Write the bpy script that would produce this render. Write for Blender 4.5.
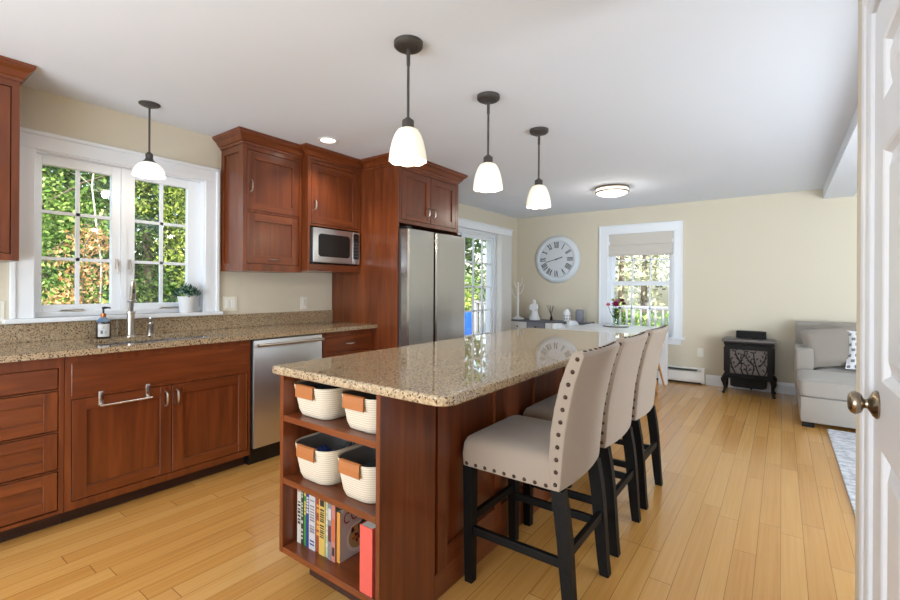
import bpy, bmesh, math, random
from mathutils import Vector, Matrix
import numpy as np

for o in list(bpy.data.objects):
    bpy.data.objects.remove(o)
SC = bpy.context.scene
COL = SC.collection
PI = math.pi
rad = math.radians

# ------------------------------------------------------------------ camera, world, sun, area lights, exposure
cam_d = bpy.data.cameras.new('camera')
cam = bpy.data.objects.new('camera', cam_d)
COL.objects.link(cam)
cam_d.sensor_width = 36.0
cam_d.lens = 18.012
cam_d.shift_y = -11.8 / 900.0
cam_d.clip_start = 0.02
cam_d.clip_end = 200
cam.matrix_world = (Matrix.Translation((0, 0, 1.252)) @ Matrix.Rotation(rad(36.40), 4, 'Z')
                    @ Matrix.Rotation(rad(90), 4, 'X') @ Matrix.Rotation(rad(0.318), 4, 'Z'))
SC.camera = cam

SC.view_settings.view_transform = 'Standard'
SC.view_settings.look = 'None'
SC.view_settings.gamma = 1.0
SC.view_settings.use_curve_mapping = False
SC.view_settings.exposure = 0.30
SC.cycles.use_denoising = True
SC.cycles.max_bounces = 10
SC.cycles.diffuse_bounces = 5
SC.cycles.glossy_bounces = 5
SC.cycles.transmission_bounces = 8
SC.cycles.transparent_max_bounces = 16
SC.cycles.sample_clamp_indirect = 4.0
SC.cycles.caustics_reflective = False
SC.cycles.caustics_refractive = False

world = bpy.data.worlds.new('sky')
SC.world = world
world.use_nodes = True
wn = world.node_tree
wn.nodes.clear()
w_out = wn.nodes.new('ShaderNodeOutputWorld')
w_bg = wn.nodes.new('ShaderNodeBackground')
w_sky = wn.nodes.new('ShaderNodeTexSky')
w_sky.sky_type = 'NISHITA'
w_sky.sun_disc = False
w_sky.sun_elevation = rad(42)
w_sky.sun_rotation = rad(150)
w_sky.air_density = 1.3
w_sky.dust_density = 2.5
w_bg.inputs['Strength'].default_value = 0.5
wn.links.new(w_sky.outputs[0], w_bg.inputs['Color'])
wn.links.new(w_bg.outputs[0], w_out.inputs['Surface'])


def light(name, kind, loc, energy, color=(1, 1, 1), target=None, size=None, size_y=None, radius=None, rot=None):
    d = bpy.data.lights.new(name, kind)
    d.energy = energy
    d.color = color
    if kind == 'AREA':
        d.shape = 'RECTANGLE'
        d.size = size
        d.size_y = size_y or size
    if radius is not None:
        d.shadow_soft_size = radius
    o = bpy.data.objects.new(name, d)
    COL.objects.link(o)
    o.location = loc
    if target is not None:
        o.rotation_euler = (Vector(target) - Vector(loc)).to_track_quat('-Z', 'Y').to_euler()
    return o


sun = light('sun', 'SUN', (6, -8, 12), 7.5, (1.0, 0.93, 0.80), target=(-6, 8, 0))
sun.data.angle = rad(1.5)
# unseen area lamps added to fill the closed room, with no windows behind them
light('bounce_behind', 'AREA', (-1.5, -1.9, 0.9), 90, (0.80, 0.91, 1.0), target=(-1.5, 0.6, 2.43), size=2.6, size_y=1.2)
light('fill_behind', 'AREA', (-1.9, -3.2, 1.85), 56, (0.80, 0.91, 1.0), target=(-1.7, 4.0, 1.0), size=3.2, size_y=1.0)
light('fill_living', 'AREA', (2.0, 2.08, 1.0), 212, (0.80, 0.91, 1.0), target=(0.6, 5.6, 2.25), size=3.2, size_y=1.5)

# ------------------------------------------------------------------ dimensions
XW = -3.597          # inner face of the window wall
YB = 6.78            # inner face of the far wall
ZC = 2.429           # ceiling
XR = 4.2             # living-room end wall
YN = -3.4            # wall behind the camera
XD = 0.196           # wall with the white door
CT = 0.92            # stone height

# ------------------------------------------------------------------ materials


def new_mat(name):
    m = bpy.data.materials.new(name)
    m.use_nodes = True
    nt = m.node_tree
    b = nt.nodes['Principled BSDF']
    return m, nt, b


def srgb(r, g, b):
    def f(c):
        c /= 255.0
        return c / 12.92 if c <= 0.04045 else ((c + 0.055) / 1.055) ** 2.4
    return (f(r), f(g), f(b), 1)


def plain(name, col, rough=0.5, metal=0.0, coat=0.0, bump=0.0, bscale=200, spec=0.5, sheen=0.0):
    m, nt, b = new_mat(name)
    b.inputs['Base Color'].default_value = col
    b.inputs['Roughness'].default_value = rough
    b.inputs['Metallic'].default_value = metal
    b.inputs['Coat Weight'].default_value = coat
    b.inputs['Coat Roughness'].default_value = 0.1
    b.inputs['Specular IOR Level'].default_value = spec
    b.inputs['Sheen Weight'].default_value = sheen
    tc = nt.nodes.new('ShaderNodeTexCoord')
    n = nt.nodes.new('ShaderNodeTexNoise')
    n.inputs['Scale'].default_value = bscale
    n.inputs['Detail'].default_value = 3
    nt.links.new(tc.outputs['Object'], n.inputs['Vector'])
    if bump > 0:
        bp = nt.nodes.new('ShaderNodeBump')
        bp.inputs['Strength'].default_value = bump
        bp.inputs['Distance'].default_value = 0.002
        nt.links.new(n.outputs['Fac'], bp.inputs['Height'])
        nt.links.new(bp.outputs[0], b.inputs['Normal'])
    return m


def ramp(nt, stops, interp='LINEAR'):
    r = nt.nodes.new('ShaderNodeValToRGB')
    r.color_ramp.interpolation = interp
    e = r.color_ramp.elements
    while len(e) < len(stops):
        e.new(0.5)
    for k, (p, c) in enumerate(stops):
        e[k].position = p
        e[k].color = c
    return r


def math_node(nt, op, a=None, b=None, c=None):
    n = nt.nodes.new('ShaderNodeMath')
    n.operation = op
    for k, v in enumerate((a, b, c)):
        if v is None:
            continue
        if isinstance(v, (int, float)):
            n.inputs[k].default_value = v
        else:
            nt.links.new(v, n.inputs[k])
    return n.outputs[0]


def wood(name, c_dark, c_mid, c_light, grain='z', rough=0.3, coat=0.3, scale=1.0):
    m, nt, b = new_mat(name)
    tc = nt.nodes.new('ShaderNodeTexCoord')
    mp = nt.nodes.new('ShaderNodeMapping')
    s = [14.0 * scale] * 3
    s['xyz'.index(grain)] = 1.1 * scale
    mp.inputs['Scale'].default_value = s
    oi = nt.nodes.new('ShaderNodeObjectInfo')
    off = nt.nodes.new('ShaderNodeVectorMath')
    off.operation = 'SCALE'
    off.inputs[0].default_value = (7, 9, 11)
    nt.links.new(oi.outputs['Random'], off.inputs['Scale'])
    add = nt.nodes.new('ShaderNodeVectorMath')
    nt.links.new(tc.outputs['Object'], mp.inputs['Vector'])
    nt.links.new(mp.outputs[0], add.inputs[0])
    nt.links.new(off.outputs[0], add.inputs[1])
    n1 = nt.nodes.new('ShaderNodeTexNoise')
    n1.inputs['Scale'].default_value = 1.6
    n1.inputs['Detail'].default_value = 5
    n1.inputs['Distortion'].default_value = 0.8
    nt.links.new(add.outputs[0], n1.inputs['Vector'])
    r = ramp(nt, [(0.28, c_dark), (0.52, c_mid), (0.75, c_light)])
    nt.links.new(n1.outputs['Fac'], r.inputs['Fac'])
    nt.links.new(r.outputs[0], b.inputs['Base Color'])
    b.inputs['Roughness'].default_value = rough
    b.inputs['Coat Weight'].default_value = coat
    b.inputs['Coat Roughness'].default_value = 0.18
    bp = nt.nodes.new('ShaderNodeBump')
    bp.inputs['Strength'].default_value = 0.05
    bp.inputs['Distance'].default_value = 0.002
    nt.links.new(n1.outputs['Fac'], bp.inputs['Height'])
    nt.links.new(bp.outputs[0], b.inputs['Normal'])
    return m


CH = (srgb(88, 41, 18), srgb(109, 53, 24), srgb(127, 66, 31))
M = {}
M['cherry'] = wood('cherry wood, upright grain', *CH, grain='z')
M['cherry_y'] = wood('cherry wood, lengthwise grain', *CH, grain='y')
M['cherry_x'] = wood('cherry wood, crosswise grain', *CH, grain='x')
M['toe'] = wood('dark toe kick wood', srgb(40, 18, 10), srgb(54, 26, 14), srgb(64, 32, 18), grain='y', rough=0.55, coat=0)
M['espresso'] = wood('espresso stained wood', srgb(7, 6, 6), srgb(11, 9, 8), srgb(14, 12, 11), grain='z', rough=0.55, coat=0.0)
M['espresso'].node_tree.nodes['Principled BSDF'].inputs['Specular IOR Level'].default_value = 0.22
M['wall'] = plain('warm cream wall paint', srgb(213, 204, 185), 0.85, bump=0.06, bscale=350)
M['ceiling'] = plain('white ceiling paint', srgb(228, 234, 243), 0.9, bump=0.05, bscale=300)
M['trim'] = plain('white semi-gloss trim paint', srgb(234, 238, 244), 0.35)
M['door'] = plain('white door paint', srgb(214, 215, 219), 0.32)
M['steel_dull'] = plain('dark grey appliance side', srgb(92, 92, 94), 0.5, metal=0.3)
M['black'] = plain('black plastic', srgb(14, 14, 15), 0.35)
M['matteblack'] = plain('matte black', srgb(16, 15, 15), 0.7)
M['bronze'] = plain('dark oiled bronze metal', srgb(84, 80, 77), 0.42, metal=0.55)
M['nail'] = plain('antique bronze nailhead', srgb(66, 48, 38), 0.35, metal=0.7)
M['nickel'] = plain('brushed nickel', srgb(196, 190, 182), 0.28, metal=1.0)
M['chrome'] = plain('polished chrome', srgb(232, 232, 232), 0.24, metal=1.0)
M['knob'] = plain('aged satin nickel', srgb(150, 136, 118), 0.26, metal=1.0)
M['iron'] = plain('black cast iron', srgb(15, 12, 11), 0.6, metal=0.1, spec=0.3, bump=0.2, bscale=160)
M['iron_top'] = plain('grey enamel iron top', srgb(96, 92, 92), 0.35, metal=0.3)
M['stoveglass'] = plain('warm grey ceramic stove glass', srgb(92, 81, 74), 0.3)
M['white'] = plain('white glaze', srgb(238, 239, 242), 0.3)
M['plaswhite'] = plain('white plastic', srgb(238, 237, 234), 0.4)
M['outlet'] = plain('almond outlet plastic', srgb(232, 228, 216), 0.4)
M['sofa'] = plain('grey woven sofa fabric', srgb(152, 145, 137), 0.95, bump=0.5, bscale=420, sheen=0.3)
M['sofa_dark'] = plain('dark sofa piping', srgb(104, 98, 94), 0.95)
M['cushion'] = plain('taupe cushion fabric', srgb(142, 133, 124), 0.95, bump=0.4, bscale=420, sheen=0.3)
M['stoolfab'] = plain('beige linen upholstery', srgb(158, 143, 129), 0.95, bump=0.45, bscale=500, sheen=0.25)
M['leather'] = plain('tan leather', srgb(166, 102, 54), 0.5, bump=0.25, bscale=200)
M['liner'] = plain('grey felt lining', srgb(120, 118, 118), 0.95, bump=0.3)
M['blackcloth'] = plain('black knitted cloth', srgb(20, 20, 23), 0.95, bump=0.6, bscale=160)
M['bluecloth'] = plain('blue printed cloth', srgb(40, 66, 128), 0.8, bump=0.4, bscale=60)
M['greycloth'] = plain('dark grey cloth', srgb(64, 66, 70), 0.95, bump=0.6, bscale=160)
M['shade_fab'] = plain('linen roman shade', srgb(206, 200, 192), 0.95, bump=0.3, bscale=500)
M['darktop'] = plain('charcoal painted top', srgb(104, 104, 112), 0.5)
M['clockrim'] = plain('distressed pale blue white paint', srgb(214, 222, 230), 0.6, bump=0.3, bscale=60)
M['clockface'] = plain('pale clock face', srgb(212, 217, 224), 0.6)
M['ink'] = plain('charcoal numerals', srgb(70, 78, 84), 0.6)
M['amber'] = plain('very dark amber glass', srgb(26, 18, 12), 0.12, coat=0.5)
M['bluegrey'] = plain('blue grey glaze', srgb(96, 122, 148), 0.3)
M['copper'] = plain('copper collar', srgb(190, 112, 66), 0.3, metal=0.9)
M['paper'] = plain('off-white paper', srgb(226, 222, 214), 0.8)
M['label'] = plain('pale label paper', srgb(216, 216, 218), 0.7)
M['oak'] = wood('golden beech legs', srgb(176, 118, 58), srgb(200, 142, 76), srgb(214, 160, 96), grain='z', rough=0.45, coat=0)
M['plantgreen'] = plain('dusty green leaves', srgb(72, 108, 88), 0.7)
M['stem'] = plain('green stems', srgb(84, 120, 50), 0.6)
M['pink'] = plain('pink petals', srgb(232, 120, 146), 0.7)
M['magenta'] = plain('magenta petals', srgb(150, 22, 84), 0.7)
M['maroon'] = plain('maroon petals', srgb(112, 40, 56), 0.7)
M['yellowgreen'] = plain('yellow green buds', srgb(170, 176, 50), 0.7)
M['violet'] = plain('violet petals', srgb(120, 60, 160), 0.7)
M['jargrey'] = plain('grey blue stoneware', srgb(128, 130, 142), 0.6)
M['twig'] = plain('dark twigs', srgb(50, 44, 44), 0.8)
M['deck'] = wood('weathered deck boards', srgb(120, 112, 104), srgb(146, 138, 128), srgb(166, 158, 148), grain='y', rough=0.8, coat=0)
M['rail'] = plain('grey white railing paint', srgb(150, 152, 158), 0.6)
M['bluewrap'] = plain('bright blue cloth', srgb(28, 92, 190), 0.7)
M['ground'] = plain('lawn', srgb(64, 84, 36), 0.95, bump=0.5, bscale=40)
M['bark'] = plain('tree bark', srgb(92, 82, 72), 0.9, bump=0.6, bscale=30)
M['birch'] = plain('pale birch bark', srgb(188, 184, 174), 0.8, bump=0.4, bscale=30)
for nm, c in (('b_white', (206, 198, 190)), ('b_dark', (46, 38, 34)), ('b_green', (56, 128, 50)), ('b_blue', (28, 48, 118)), ('b_pale', (198, 194, 196)),
              ('b_rust', (150, 62, 34)), ('b_yellow', (206, 172, 84)), ('b_mint', (170, 184, 150)), ('b_grey', (128, 122, 124)), ('b_maroon', (92, 34, 40)),
              ('b_orange', (206, 96, 50)), ('b_rose', (190, 120, 110)), ('b_coral', (222, 92, 80)), ('b_amber', (216, 146, 64)), ('b_cover', (200, 192, 192)),
              ('b_red', (150, 40, 36)), ('b_herb', (44, 58, 34)), ('b_pasta', (186, 158, 110)), ('b_sage', (106, 112, 96)), ('b_plate', (224, 220, 214))):
    M[nm] = plain('book ' + nm[2:], srgb(*(0.9 * k for k in c)), 0.6)


def steel(name, col, rough, axis='z'):
    m, nt, b = new_mat(name)
    b.inputs['Metallic'].default_value = 1.0
    b.inputs['Base Color'].default_value = col
    tc = nt.nodes.new('ShaderNodeTexCoord')
    mp = nt.nodes.new('ShaderNodeMapping')
    s = [260.0] * 3
    s['xyz'.index(axis)] = 3.0
    mp.inputs['Scale'].default_value = s
    n = nt.nodes.new('ShaderNodeTexNoise')
    n.inputs['Scale'].default_value = 1.0
    nt.links.new(tc.outputs['Object'], mp.inputs['Vector'])
    nt.links.new(mp.outputs[0], n.inputs['Vector'])
    mr = nt.nodes.new('ShaderNodeMapRange')
    mr.inputs['To Min'].default_value = rough * 0.8
    mr.inputs['To Max'].default_value = rough * 1.25
    nt.links.new(n.outputs['Fac'], mr.inputs['Value'])
    nt.links.new(mr.outputs[0], b.inputs['Roughness'])
    bp = nt.nodes.new('ShaderNodeBump')
    bp.inputs['Strength'].default_value = 0.03
    bp.inputs['Distance'].default_value = 0.001
    nt.links.new(n.outputs['Fac'], bp.inputs['Height'])
    nt.links.new(bp.outputs[0], b.inputs['Normal'])
    return m


M['steel'] = steel('brushed stainless steel', srgb(206, 206, 207), 0.36, 'y')
M['steel_v'] = steel('brushed stainless steel fridge', srgb(188, 188, 188), 0.24, 'y')
M['sinksteel'] = steel('stainless steel sink', srgb(200, 202, 208), 0.22, 'y')


def granite(name):
    m, nt, b = new_mat(name)
    tc = nt.nodes.new('ShaderNodeTexCoord')
    n1 = nt.nodes.new('ShaderNodeTexNoise')
    n1.inputs['Scale'].default_value = 115
    n1.inputs['Detail'].default_value = 4
    n1.inputs['Roughness'].default_value = 0.65
    nt.links.new(tc.outputs['Object'], n1.inputs['Vector'])
    r1 = ramp(nt, [(0.28, srgb(92, 72, 56)), (0.38, srgb(140, 117, 94)), (0.48, srgb(175, 152, 121)), (0.62, srgb(188, 168, 138)), (0.8, srgb(206, 192, 168))])
    nt.links.new(n1.outputs['Fac'], r1.inputs['Fac'])
    v = nt.nodes.new('ShaderNodeTexVoronoi')
    v.inputs['Scale'].default_value = 190
    nt.links.new(tc.outputs['Object'], v.inputs['Vector'])
    sep = nt.nodes.new('ShaderNodeSeparateColor')
    nt.links.new(v.outputs['Color'], sep.inputs[0])
    dark = ramp(nt, [(0.0, (1, 1, 1, 1)), (0.11, (1, 1, 1, 1)), (0.14, (0, 0, 0, 1))])
    nt.links.new(sep.outputs[0], dark.inputs['Fac'])
    mix = nt.nodes.new('ShaderNodeMix')
    mix.data_type = 'RGBA'
    nt.links.new(dark.outputs[0], mix.inputs['Factor'])
    nt.links.new(r1.outputs[0], mix.inputs['A'])
    mix.inputs['B'].default_value = srgb(78, 60, 50)
    gr = ramp(nt, [(0.0, (0, 0, 0, 1)), (0.86, (0, 0, 0, 1)), (0.9, (0.8, 0.8, 0.8, 1))])
    nt.links.new(sep.outputs[1], gr.inputs['Fac'])
    mix2 = nt.nodes.new('ShaderNodeMix')
    mix2.data_type = 'RGBA'
    nt.links.new(gr.outputs[0], mix2.inputs['Factor'])
    nt.links.new(mix.outputs['Result'], mix2.inputs['A'])
    mix2.inputs['B'].default_value = srgb(128, 120, 106)
    nt.links.new(mix2.outputs['Result'], b.inputs['Base Color'])
    b.inputs['Roughness'].default_value = 0.03
    b.inputs['IOR'].default_value = 1.62
    return m


M['granite'] = granite('speckled beige granite')


def floor_mat():
    m, nt, b = new_mat('honey bamboo floorboards')
    tc = nt.nodes.new('ShaderNodeTexCoord')
    sp = nt.nodes.new('ShaderNodeSeparateXYZ')
    nt.links.new(tc.outputs['Object'], sp.inputs[0])
    W, L = 0.0925, 1.05
    xs = math_node(nt, 'DIVIDE', sp.outputs[0], W)
    row = math_node(nt, 'FLOOR', xs)
    fx = math_node(nt, 'FRACT', xs)
    wn1 = nt.nodes.new('ShaderNodeTexWhiteNoise')
    wn1.noise_dimensions = '1D'
    nt.links.new(row, wn1.inputs['W'])
    ys = math_node(nt, 'ADD', math_node(nt, 'DIVIDE', sp.outputs[1], L), math_node(nt, 'MULTIPLY', wn1.outputs['Value'], 7.3))
    idx = math_node(nt, 'FLOOR', ys)
    fy = math_node(nt, 'FRACT', ys)
    cb = nt.nodes.new('ShaderNodeCombineXYZ')
    nt.links.new(row, cb.inputs[0])
    nt.links.new(idx, cb.inputs[1])
    wn2 = nt.nodes.new('ShaderNodeTexWhiteNoise')
    wn2.noise_dimensions = '3D'
    nt.links.new(cb.outputs[0], wn2.inputs['Vector'])
    mp = nt.nodes.new('ShaderNodeMapping')
    mp.inputs['Scale'].default_value = (95, 1.6, 1)
    nt.links.new(tc.outputs['Object'], mp.inputs['Vector'])
    ad = nt.nodes.new('ShaderNodeVectorMath')
    nt.links.new(mp.outputs[0], ad.inputs[0])
    sc = nt.nodes.new('ShaderNodeVectorMath')
    sc.operation = 'SCALE'
    sc.inputs['Scale'].default_value = 31
    nt.links.new(wn2.outputs['Color'], sc.inputs[0])
    nt.links.new(sc.outputs[0], ad.inputs[1])
    n = nt.nodes.new('ShaderNodeTexNoise')
    n.inputs['Scale'].default_value = 1.0
    n.inputs['Detail'].default_value = 3
    nt.links.new(ad.outputs[0], n.inputs['Vector'])
    f = math_node(nt, 'ADD', math_node(nt, 'MULTIPLY', wn2.outputs['Value'], 0.42), math_node(nt, 'MULTIPLY', n.outputs['Fac'], 0.7))
    r = ramp(nt, [(0.15, srgb(182, 126, 60)), (0.45, srgb(199, 145, 76)), (0.75, srgb(208, 157, 89)), (1.0, srgb(217, 171, 106))])
    nt.links.new(f, r.inputs['Fac'])
    # seams
    ex = math_node(nt, 'MINIMUM', fx, math_node(nt, 'SUBTRACT', 1.0, fx))
    ey = math_node(nt, 'MINIMUM', fy, math_node(nt, 'SUBTRACT', 1.0, fy))
    sx = math_node(nt, 'LESS_THAN', ex, 0.013)
    sy = math_node(nt, 'LESS_THAN', ey, 0.0015)
    seam = math_node(nt, 'MAXIMUM', sx, sy)
    mix = nt.nodes.new('ShaderNodeMix')
    mix.data_type = 'RGBA'
    nt.links.new(math_node(nt, 'MULTIPLY', seam, 0.75), mix.inputs['Factor'])
    nt.links.new(r.outputs[0], mix.inputs['A'])
    mix.inputs['B'].default_value = srgb(112, 66, 30)
    nt.links.new(mix.outputs['Result'], b.inputs['Base Color'])
    b.inputs['Roughness'].default_value = 0.24
    b.inputs['Coat Weight'].default_value = 0.35
    b.inputs['Coat Roughness'].default_value = 0.13
    bp = nt.nodes.new('ShaderNodeBump')
    bp.inputs['Strength'].default_value = 0.25
    bp.inputs['Distance'].default_value = 0.001
    nt.links.new(math_node(nt, 'SUBTRACT', 1.0, seam), bp.inputs['Height'])
    nt.links.new(bp.outputs[0], b.inputs['Normal'])
    return m


M['floor'] = floor_mat()


def rope_mat():
    m, nt, b = new_mat('off-white coiled cotton rope')
    tc = nt.nodes.new('ShaderNodeTexCoord')
    w = nt.nodes.new('ShaderNodeTexWave')
    w.wave_type = 'BANDS'
    w.bands_direction = 'Z'
    w.inputs['Scale'].default_value = 36
    w.inputs['Distortion'].default_value = 0.5
    w.inputs['Detail'].default_value = 1
    nt.links.new(tc.outputs['Object'], w.inputs['Vector'])
    r = ramp(nt, [(0.0, srgb(184, 171, 152)), (0.4, srgb(206, 194, 176)), (1.0, srgb(216, 206, 189))])
    nt.links.new(w.outputs['Fac'], r.inputs['Fac'])
    nt.links.new(r.outputs[0], b.inputs['Base Color'])
    b.inputs['Roughness'].default_value = 0.95
    bp = nt.nodes.new('ShaderNodeBump')
    bp.inputs['Strength'].default_value = 0.35
    bp.inputs['Distance'].default_value = 0.002
    nt.links.new(w.outputs['Fac'], bp.inputs['Height'])
    nt.links.new(bp.outputs[0], b.inputs['Normal'])
    return m


M['rope'] = rope_mat()


def rug_mat():
    m, nt, b = new_mat('pale grey shag rug')
    tc = nt.nodes.new('ShaderNodeTexCoord')
    n = nt.nodes.new('ShaderNodeTexNoise')
    n.inputs['Scale'].default_value = 26
    n.inputs['Detail'].default_value = 6
    nt.links.new(tc.outputs['Object'], n.inputs['Vector'])
    r = ramp(nt, [(0.3, srgb(160, 162, 170)), (0.55, srgb(206, 207, 212)), (0.75, srgb(226, 226, 230))])
    nt.links.new(n.outputs['Fac'], r.inputs['Fac'])
    nt.links.new(r.outputs[0], b.inputs['Base Color'])
    b.inputs['Roughness'].default_value = 1.0
    bp = nt.nodes.new('ShaderNodeBump')
    bp.inputs['Strength'].default_value = 0.8
    bp.inputs['Distance'].default_value = 0.01
    nt.links.new(n.outputs['Fac'], bp.inputs['Height'])
    nt.links.new(bp.outputs[0], b.inputs['Normal'])
    return m


M['rug'] = rug_mat()


def glass_mat(name, tint=(1, 1, 1, 1)):
    m = bpy.data.materials.new(name)
    m.use_nodes = True
    nt = m.node_tree
    nt.nodes.clear()
    out = nt.nodes.new('ShaderNodeOutputMaterial')
    tr = nt.nodes.new('ShaderNodeBsdfTransparent')
    tr.inputs[0].default_value = tint
    gl = nt.nodes.new('ShaderNodeBsdfGlossy')
    gl.inputs['Roughness'].default_value = 0.01
    fr = nt.nodes.new('ShaderNodeFresnel')
    ge = nt.nodes.new('ShaderNodeNewGeometry')
    mr = nt.nodes.new('ShaderNodeMapRange')
    mr.inputs['To Min'].default_value = 1.45
    mr.inputs['To Max'].default_value = 1 / 1.45
    nt.links.new(ge.outputs['Backfacing'], mr.inputs['Value'])
    nt.links.new(mr.outputs[0], fr.inputs['IOR'])
    mx = nt.nodes.new('ShaderNodeMixShader')
    nt.links.new(fr.outputs[0], mx.inputs['Fac'])
    nt.links.new(tr.outputs[0], mx.inputs[1])
    nt.links.new(gl.outputs[0], mx.inputs[2])
    nt.links.new(mx.outputs[0], out.inputs['Surface'])
    return m


M['glass'] = glass_mat('clear window glass')
M['vaseglass'] = glass_mat('clear vase glass', (0.9, 0.95, 0.93, 1))


def lamp_glass(name, col, strength):
    m, nt, b = new_mat(name)
    b.inputs['Base Color'].default_value = (0.9, 0.88, 0.82, 1)
    b.inputs['Roughness'].default_value = 0.35
    b.inputs['Emission Color'].default_value = col
    b.inputs['Emission Strength'].default_value = strength
    return m


M['alabaster'] = lamp_glass('lit alabaster glass shade', (1.0, 0.82, 0.54, 1), 0.36)
M['milk'] = lamp_glass('lit milk glass shade', (1.0, 0.97, 0.92, 1), 0.6)
M['bulb'] = lamp_glass('lit bulb', (1.0, 0.93, 0.8, 1), 6.0)
M['diffuser'] = lamp_glass('lit ceiling diffuser', (1.0, 0.92, 0.78, 1), 1.6)


def leaf_mat(name, stops, trans=0.35):
    m = bpy.data.materials.new(name)
    m.use_nodes = True
    nt = m.node_tree
    nt.nodes.clear()
    out = nt.nodes.new('ShaderNodeOutputMaterial')
    g = nt.nodes.new('ShaderNodeNewGeometry')
    r = ramp(nt, stops)
    nt.links.new(g.outputs['Random Per Island'], r.inputs['Fac'])
    d = nt.nodes.new('ShaderNodeBsdfDiffuse')
    t = nt.nodes.new('ShaderNodeBsdfTranslucent')
    mx = nt.nodes.new('ShaderNodeMixShader')
    mx.inputs[0].default_value = trans
    nt.links.new(r.outputs[0], d.inputs[0])
    nt.links.new(r.outputs[0], t.inputs[0])
    nt.links.new(d.outputs[0], mx.inputs[1])
    nt.links.new(t.outputs[0], mx.inputs[2])
    nt.links.new(mx.outputs[0], out.inputs['Surface'])
    return m


M['leaf_green'] = leaf_mat('green leaves', [(0, srgb(58, 88, 40)), (0.4, srgb(104, 142, 66)), (0.75, srgb(152, 182, 96)), (1, srgb(196, 214, 140))])
M['leaf_dark'] = leaf_mat('deep green leaves', [(0, srgb(36, 62, 32)), (0.5, srgb(74, 108, 56)), (1, srgb(132, 162, 92))])
M['leaf_yellow'] = leaf_mat('yellow green leaves', [(0, srgb(104, 126, 50)), (0.5, srgb(160, 180, 82)), (1, srgb(212, 220, 136))])
M['leaf_orange'] = leaf_mat('orange autumn leaves', [(0, srgb(140, 110, 60)), (0.5, srgb(192, 148, 100)), (1, srgb(222, 188, 146))])
M['leaf_hazed'] = leaf_mat('haze-whitened thin leaves', [(0, srgb(120, 124, 104)), (0.5, srgb(172, 176, 142)), (1, srgb(216, 216, 190))])  # overexposure and sky haze beyond the far window put into the leaf colour
M['leaf_pot'] = leaf_mat('dusty potted leaves', [(0, srgb(44, 76, 62)), (0.6, srgb(86, 124, 104)), (1, srgb(176, 204, 184))], 0.2)

# ------------------------------------------------------------------ geometry helpers
ORG = {}


def B():
    return bmesh.new()


def box(bm, x0, x1, y0, y1, z0, z1, mi=0, bev=0.0, seg=2):
    x0, x1 = min(x0, x1), max(x0, x1)
    y0, y1 = min(y0, y1), max(y0, y1)
    z0, z1 = min(z0, z1), max(z0, z1)
    vs = [bm.verts.new(p) for p in ((x0, y0, z0), (x1, y0, z0), (x1, y1, z0), (x0, y1, z0), (x0, y0, z1), (x1, y0, z1), (x1, y1, z1), (x0, y1, z1))]
    fs = []
    for q in ((0, 3, 2, 1), (4, 5, 6, 7), (0, 1, 5, 4), (1, 2, 6, 5), (2, 3, 7, 6), (3, 0, 4, 7)):
        f = bm.faces.new([vs[k] for k in q])
        f.material_index = mi
        fs.append(f)
    if bev > 0:
        es = list({e for f in fs for e in f.edges})
        r = bmesh.ops.bevel(bm, geom=es, offset=bev, segments=seg, profile=0.5, affect='EDGES')
        for f in r['faces']:
            f.material_index = mi
    return vs


def obox(bm, c, ax, ay, az, mi=0, bev=0.0):
    """box at centre c with half-extent vectors ax, ay, az"""
    c, ax, ay, az = Vector(c), Vector(ax), Vector(ay), Vector(az)
    vs = [bm.verts.new(c + sx * ax + sy * ay + sz * az) for sz in (-1, 1) for (sx, sy) in ((-1, -1), (1, -1), (1, 1), (-1, 1))]
    fs = []
    for q in ((0, 3, 2, 1), (4, 5, 6, 7), (0, 1, 5, 4), (1, 2, 6, 5), (2, 3, 7, 6), (3, 0, 4, 7)):
        f = bm.faces.new([vs[k] for k in q])
        f.material_index = mi
        fs.append(f)
    if bev > 0:
        es = list({e for f in fs for e in f.edges})
        bmesh.ops.bevel(bm, geom=es, offset=bev, segments=2, profile=0.5, affect='EDGES')


def lathe(bm, prof, c=(0, 0, 0), seg=28, axis='z', mi=0, scallop=None):
    c = Vector(c)
    rings = []
    for k, (r, h) in enumerate(prof):
        ring = []
        for s in range(seg):
            a = 2 * PI * s / seg
            rr = r
            hh = h
            if scallop:
                rr, hh = scallop(k, a, r, h)
            if axis == 'z':
                p = Vector((rr * math.cos(a), rr * math.sin(a), hh))
            elif axis == 'x':
                p = Vector((hh, rr * math.cos(a), rr * math.sin(a)))
            else:
                p = Vector((rr * math.sin(a), hh, rr * math.cos(a)))
            ring.append(bm.verts.new(c + p))
        rings.append(ring)
    for a, b in zip(rings[:-1], rings[1:]):
        for s in range(seg):
            f = bm.faces.new((a[s], a[(s + 1) % seg], b[(s + 1) % seg], b[s]))
            f.material_index = mi
    for ring, (r, h), rev in ((rings[0], prof[0], True), (rings[-1], prof[-1], False)):
        if r > 1e-5:
            try:
                f = bm.faces.new(list(reversed(ring)) if rev else ring)
                f.material_index = mi
            except ValueError:
                pass
    bmesh.ops.remove_doubles(bm, verts=[v for r in rings for v in r], dist=1e-6)


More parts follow.
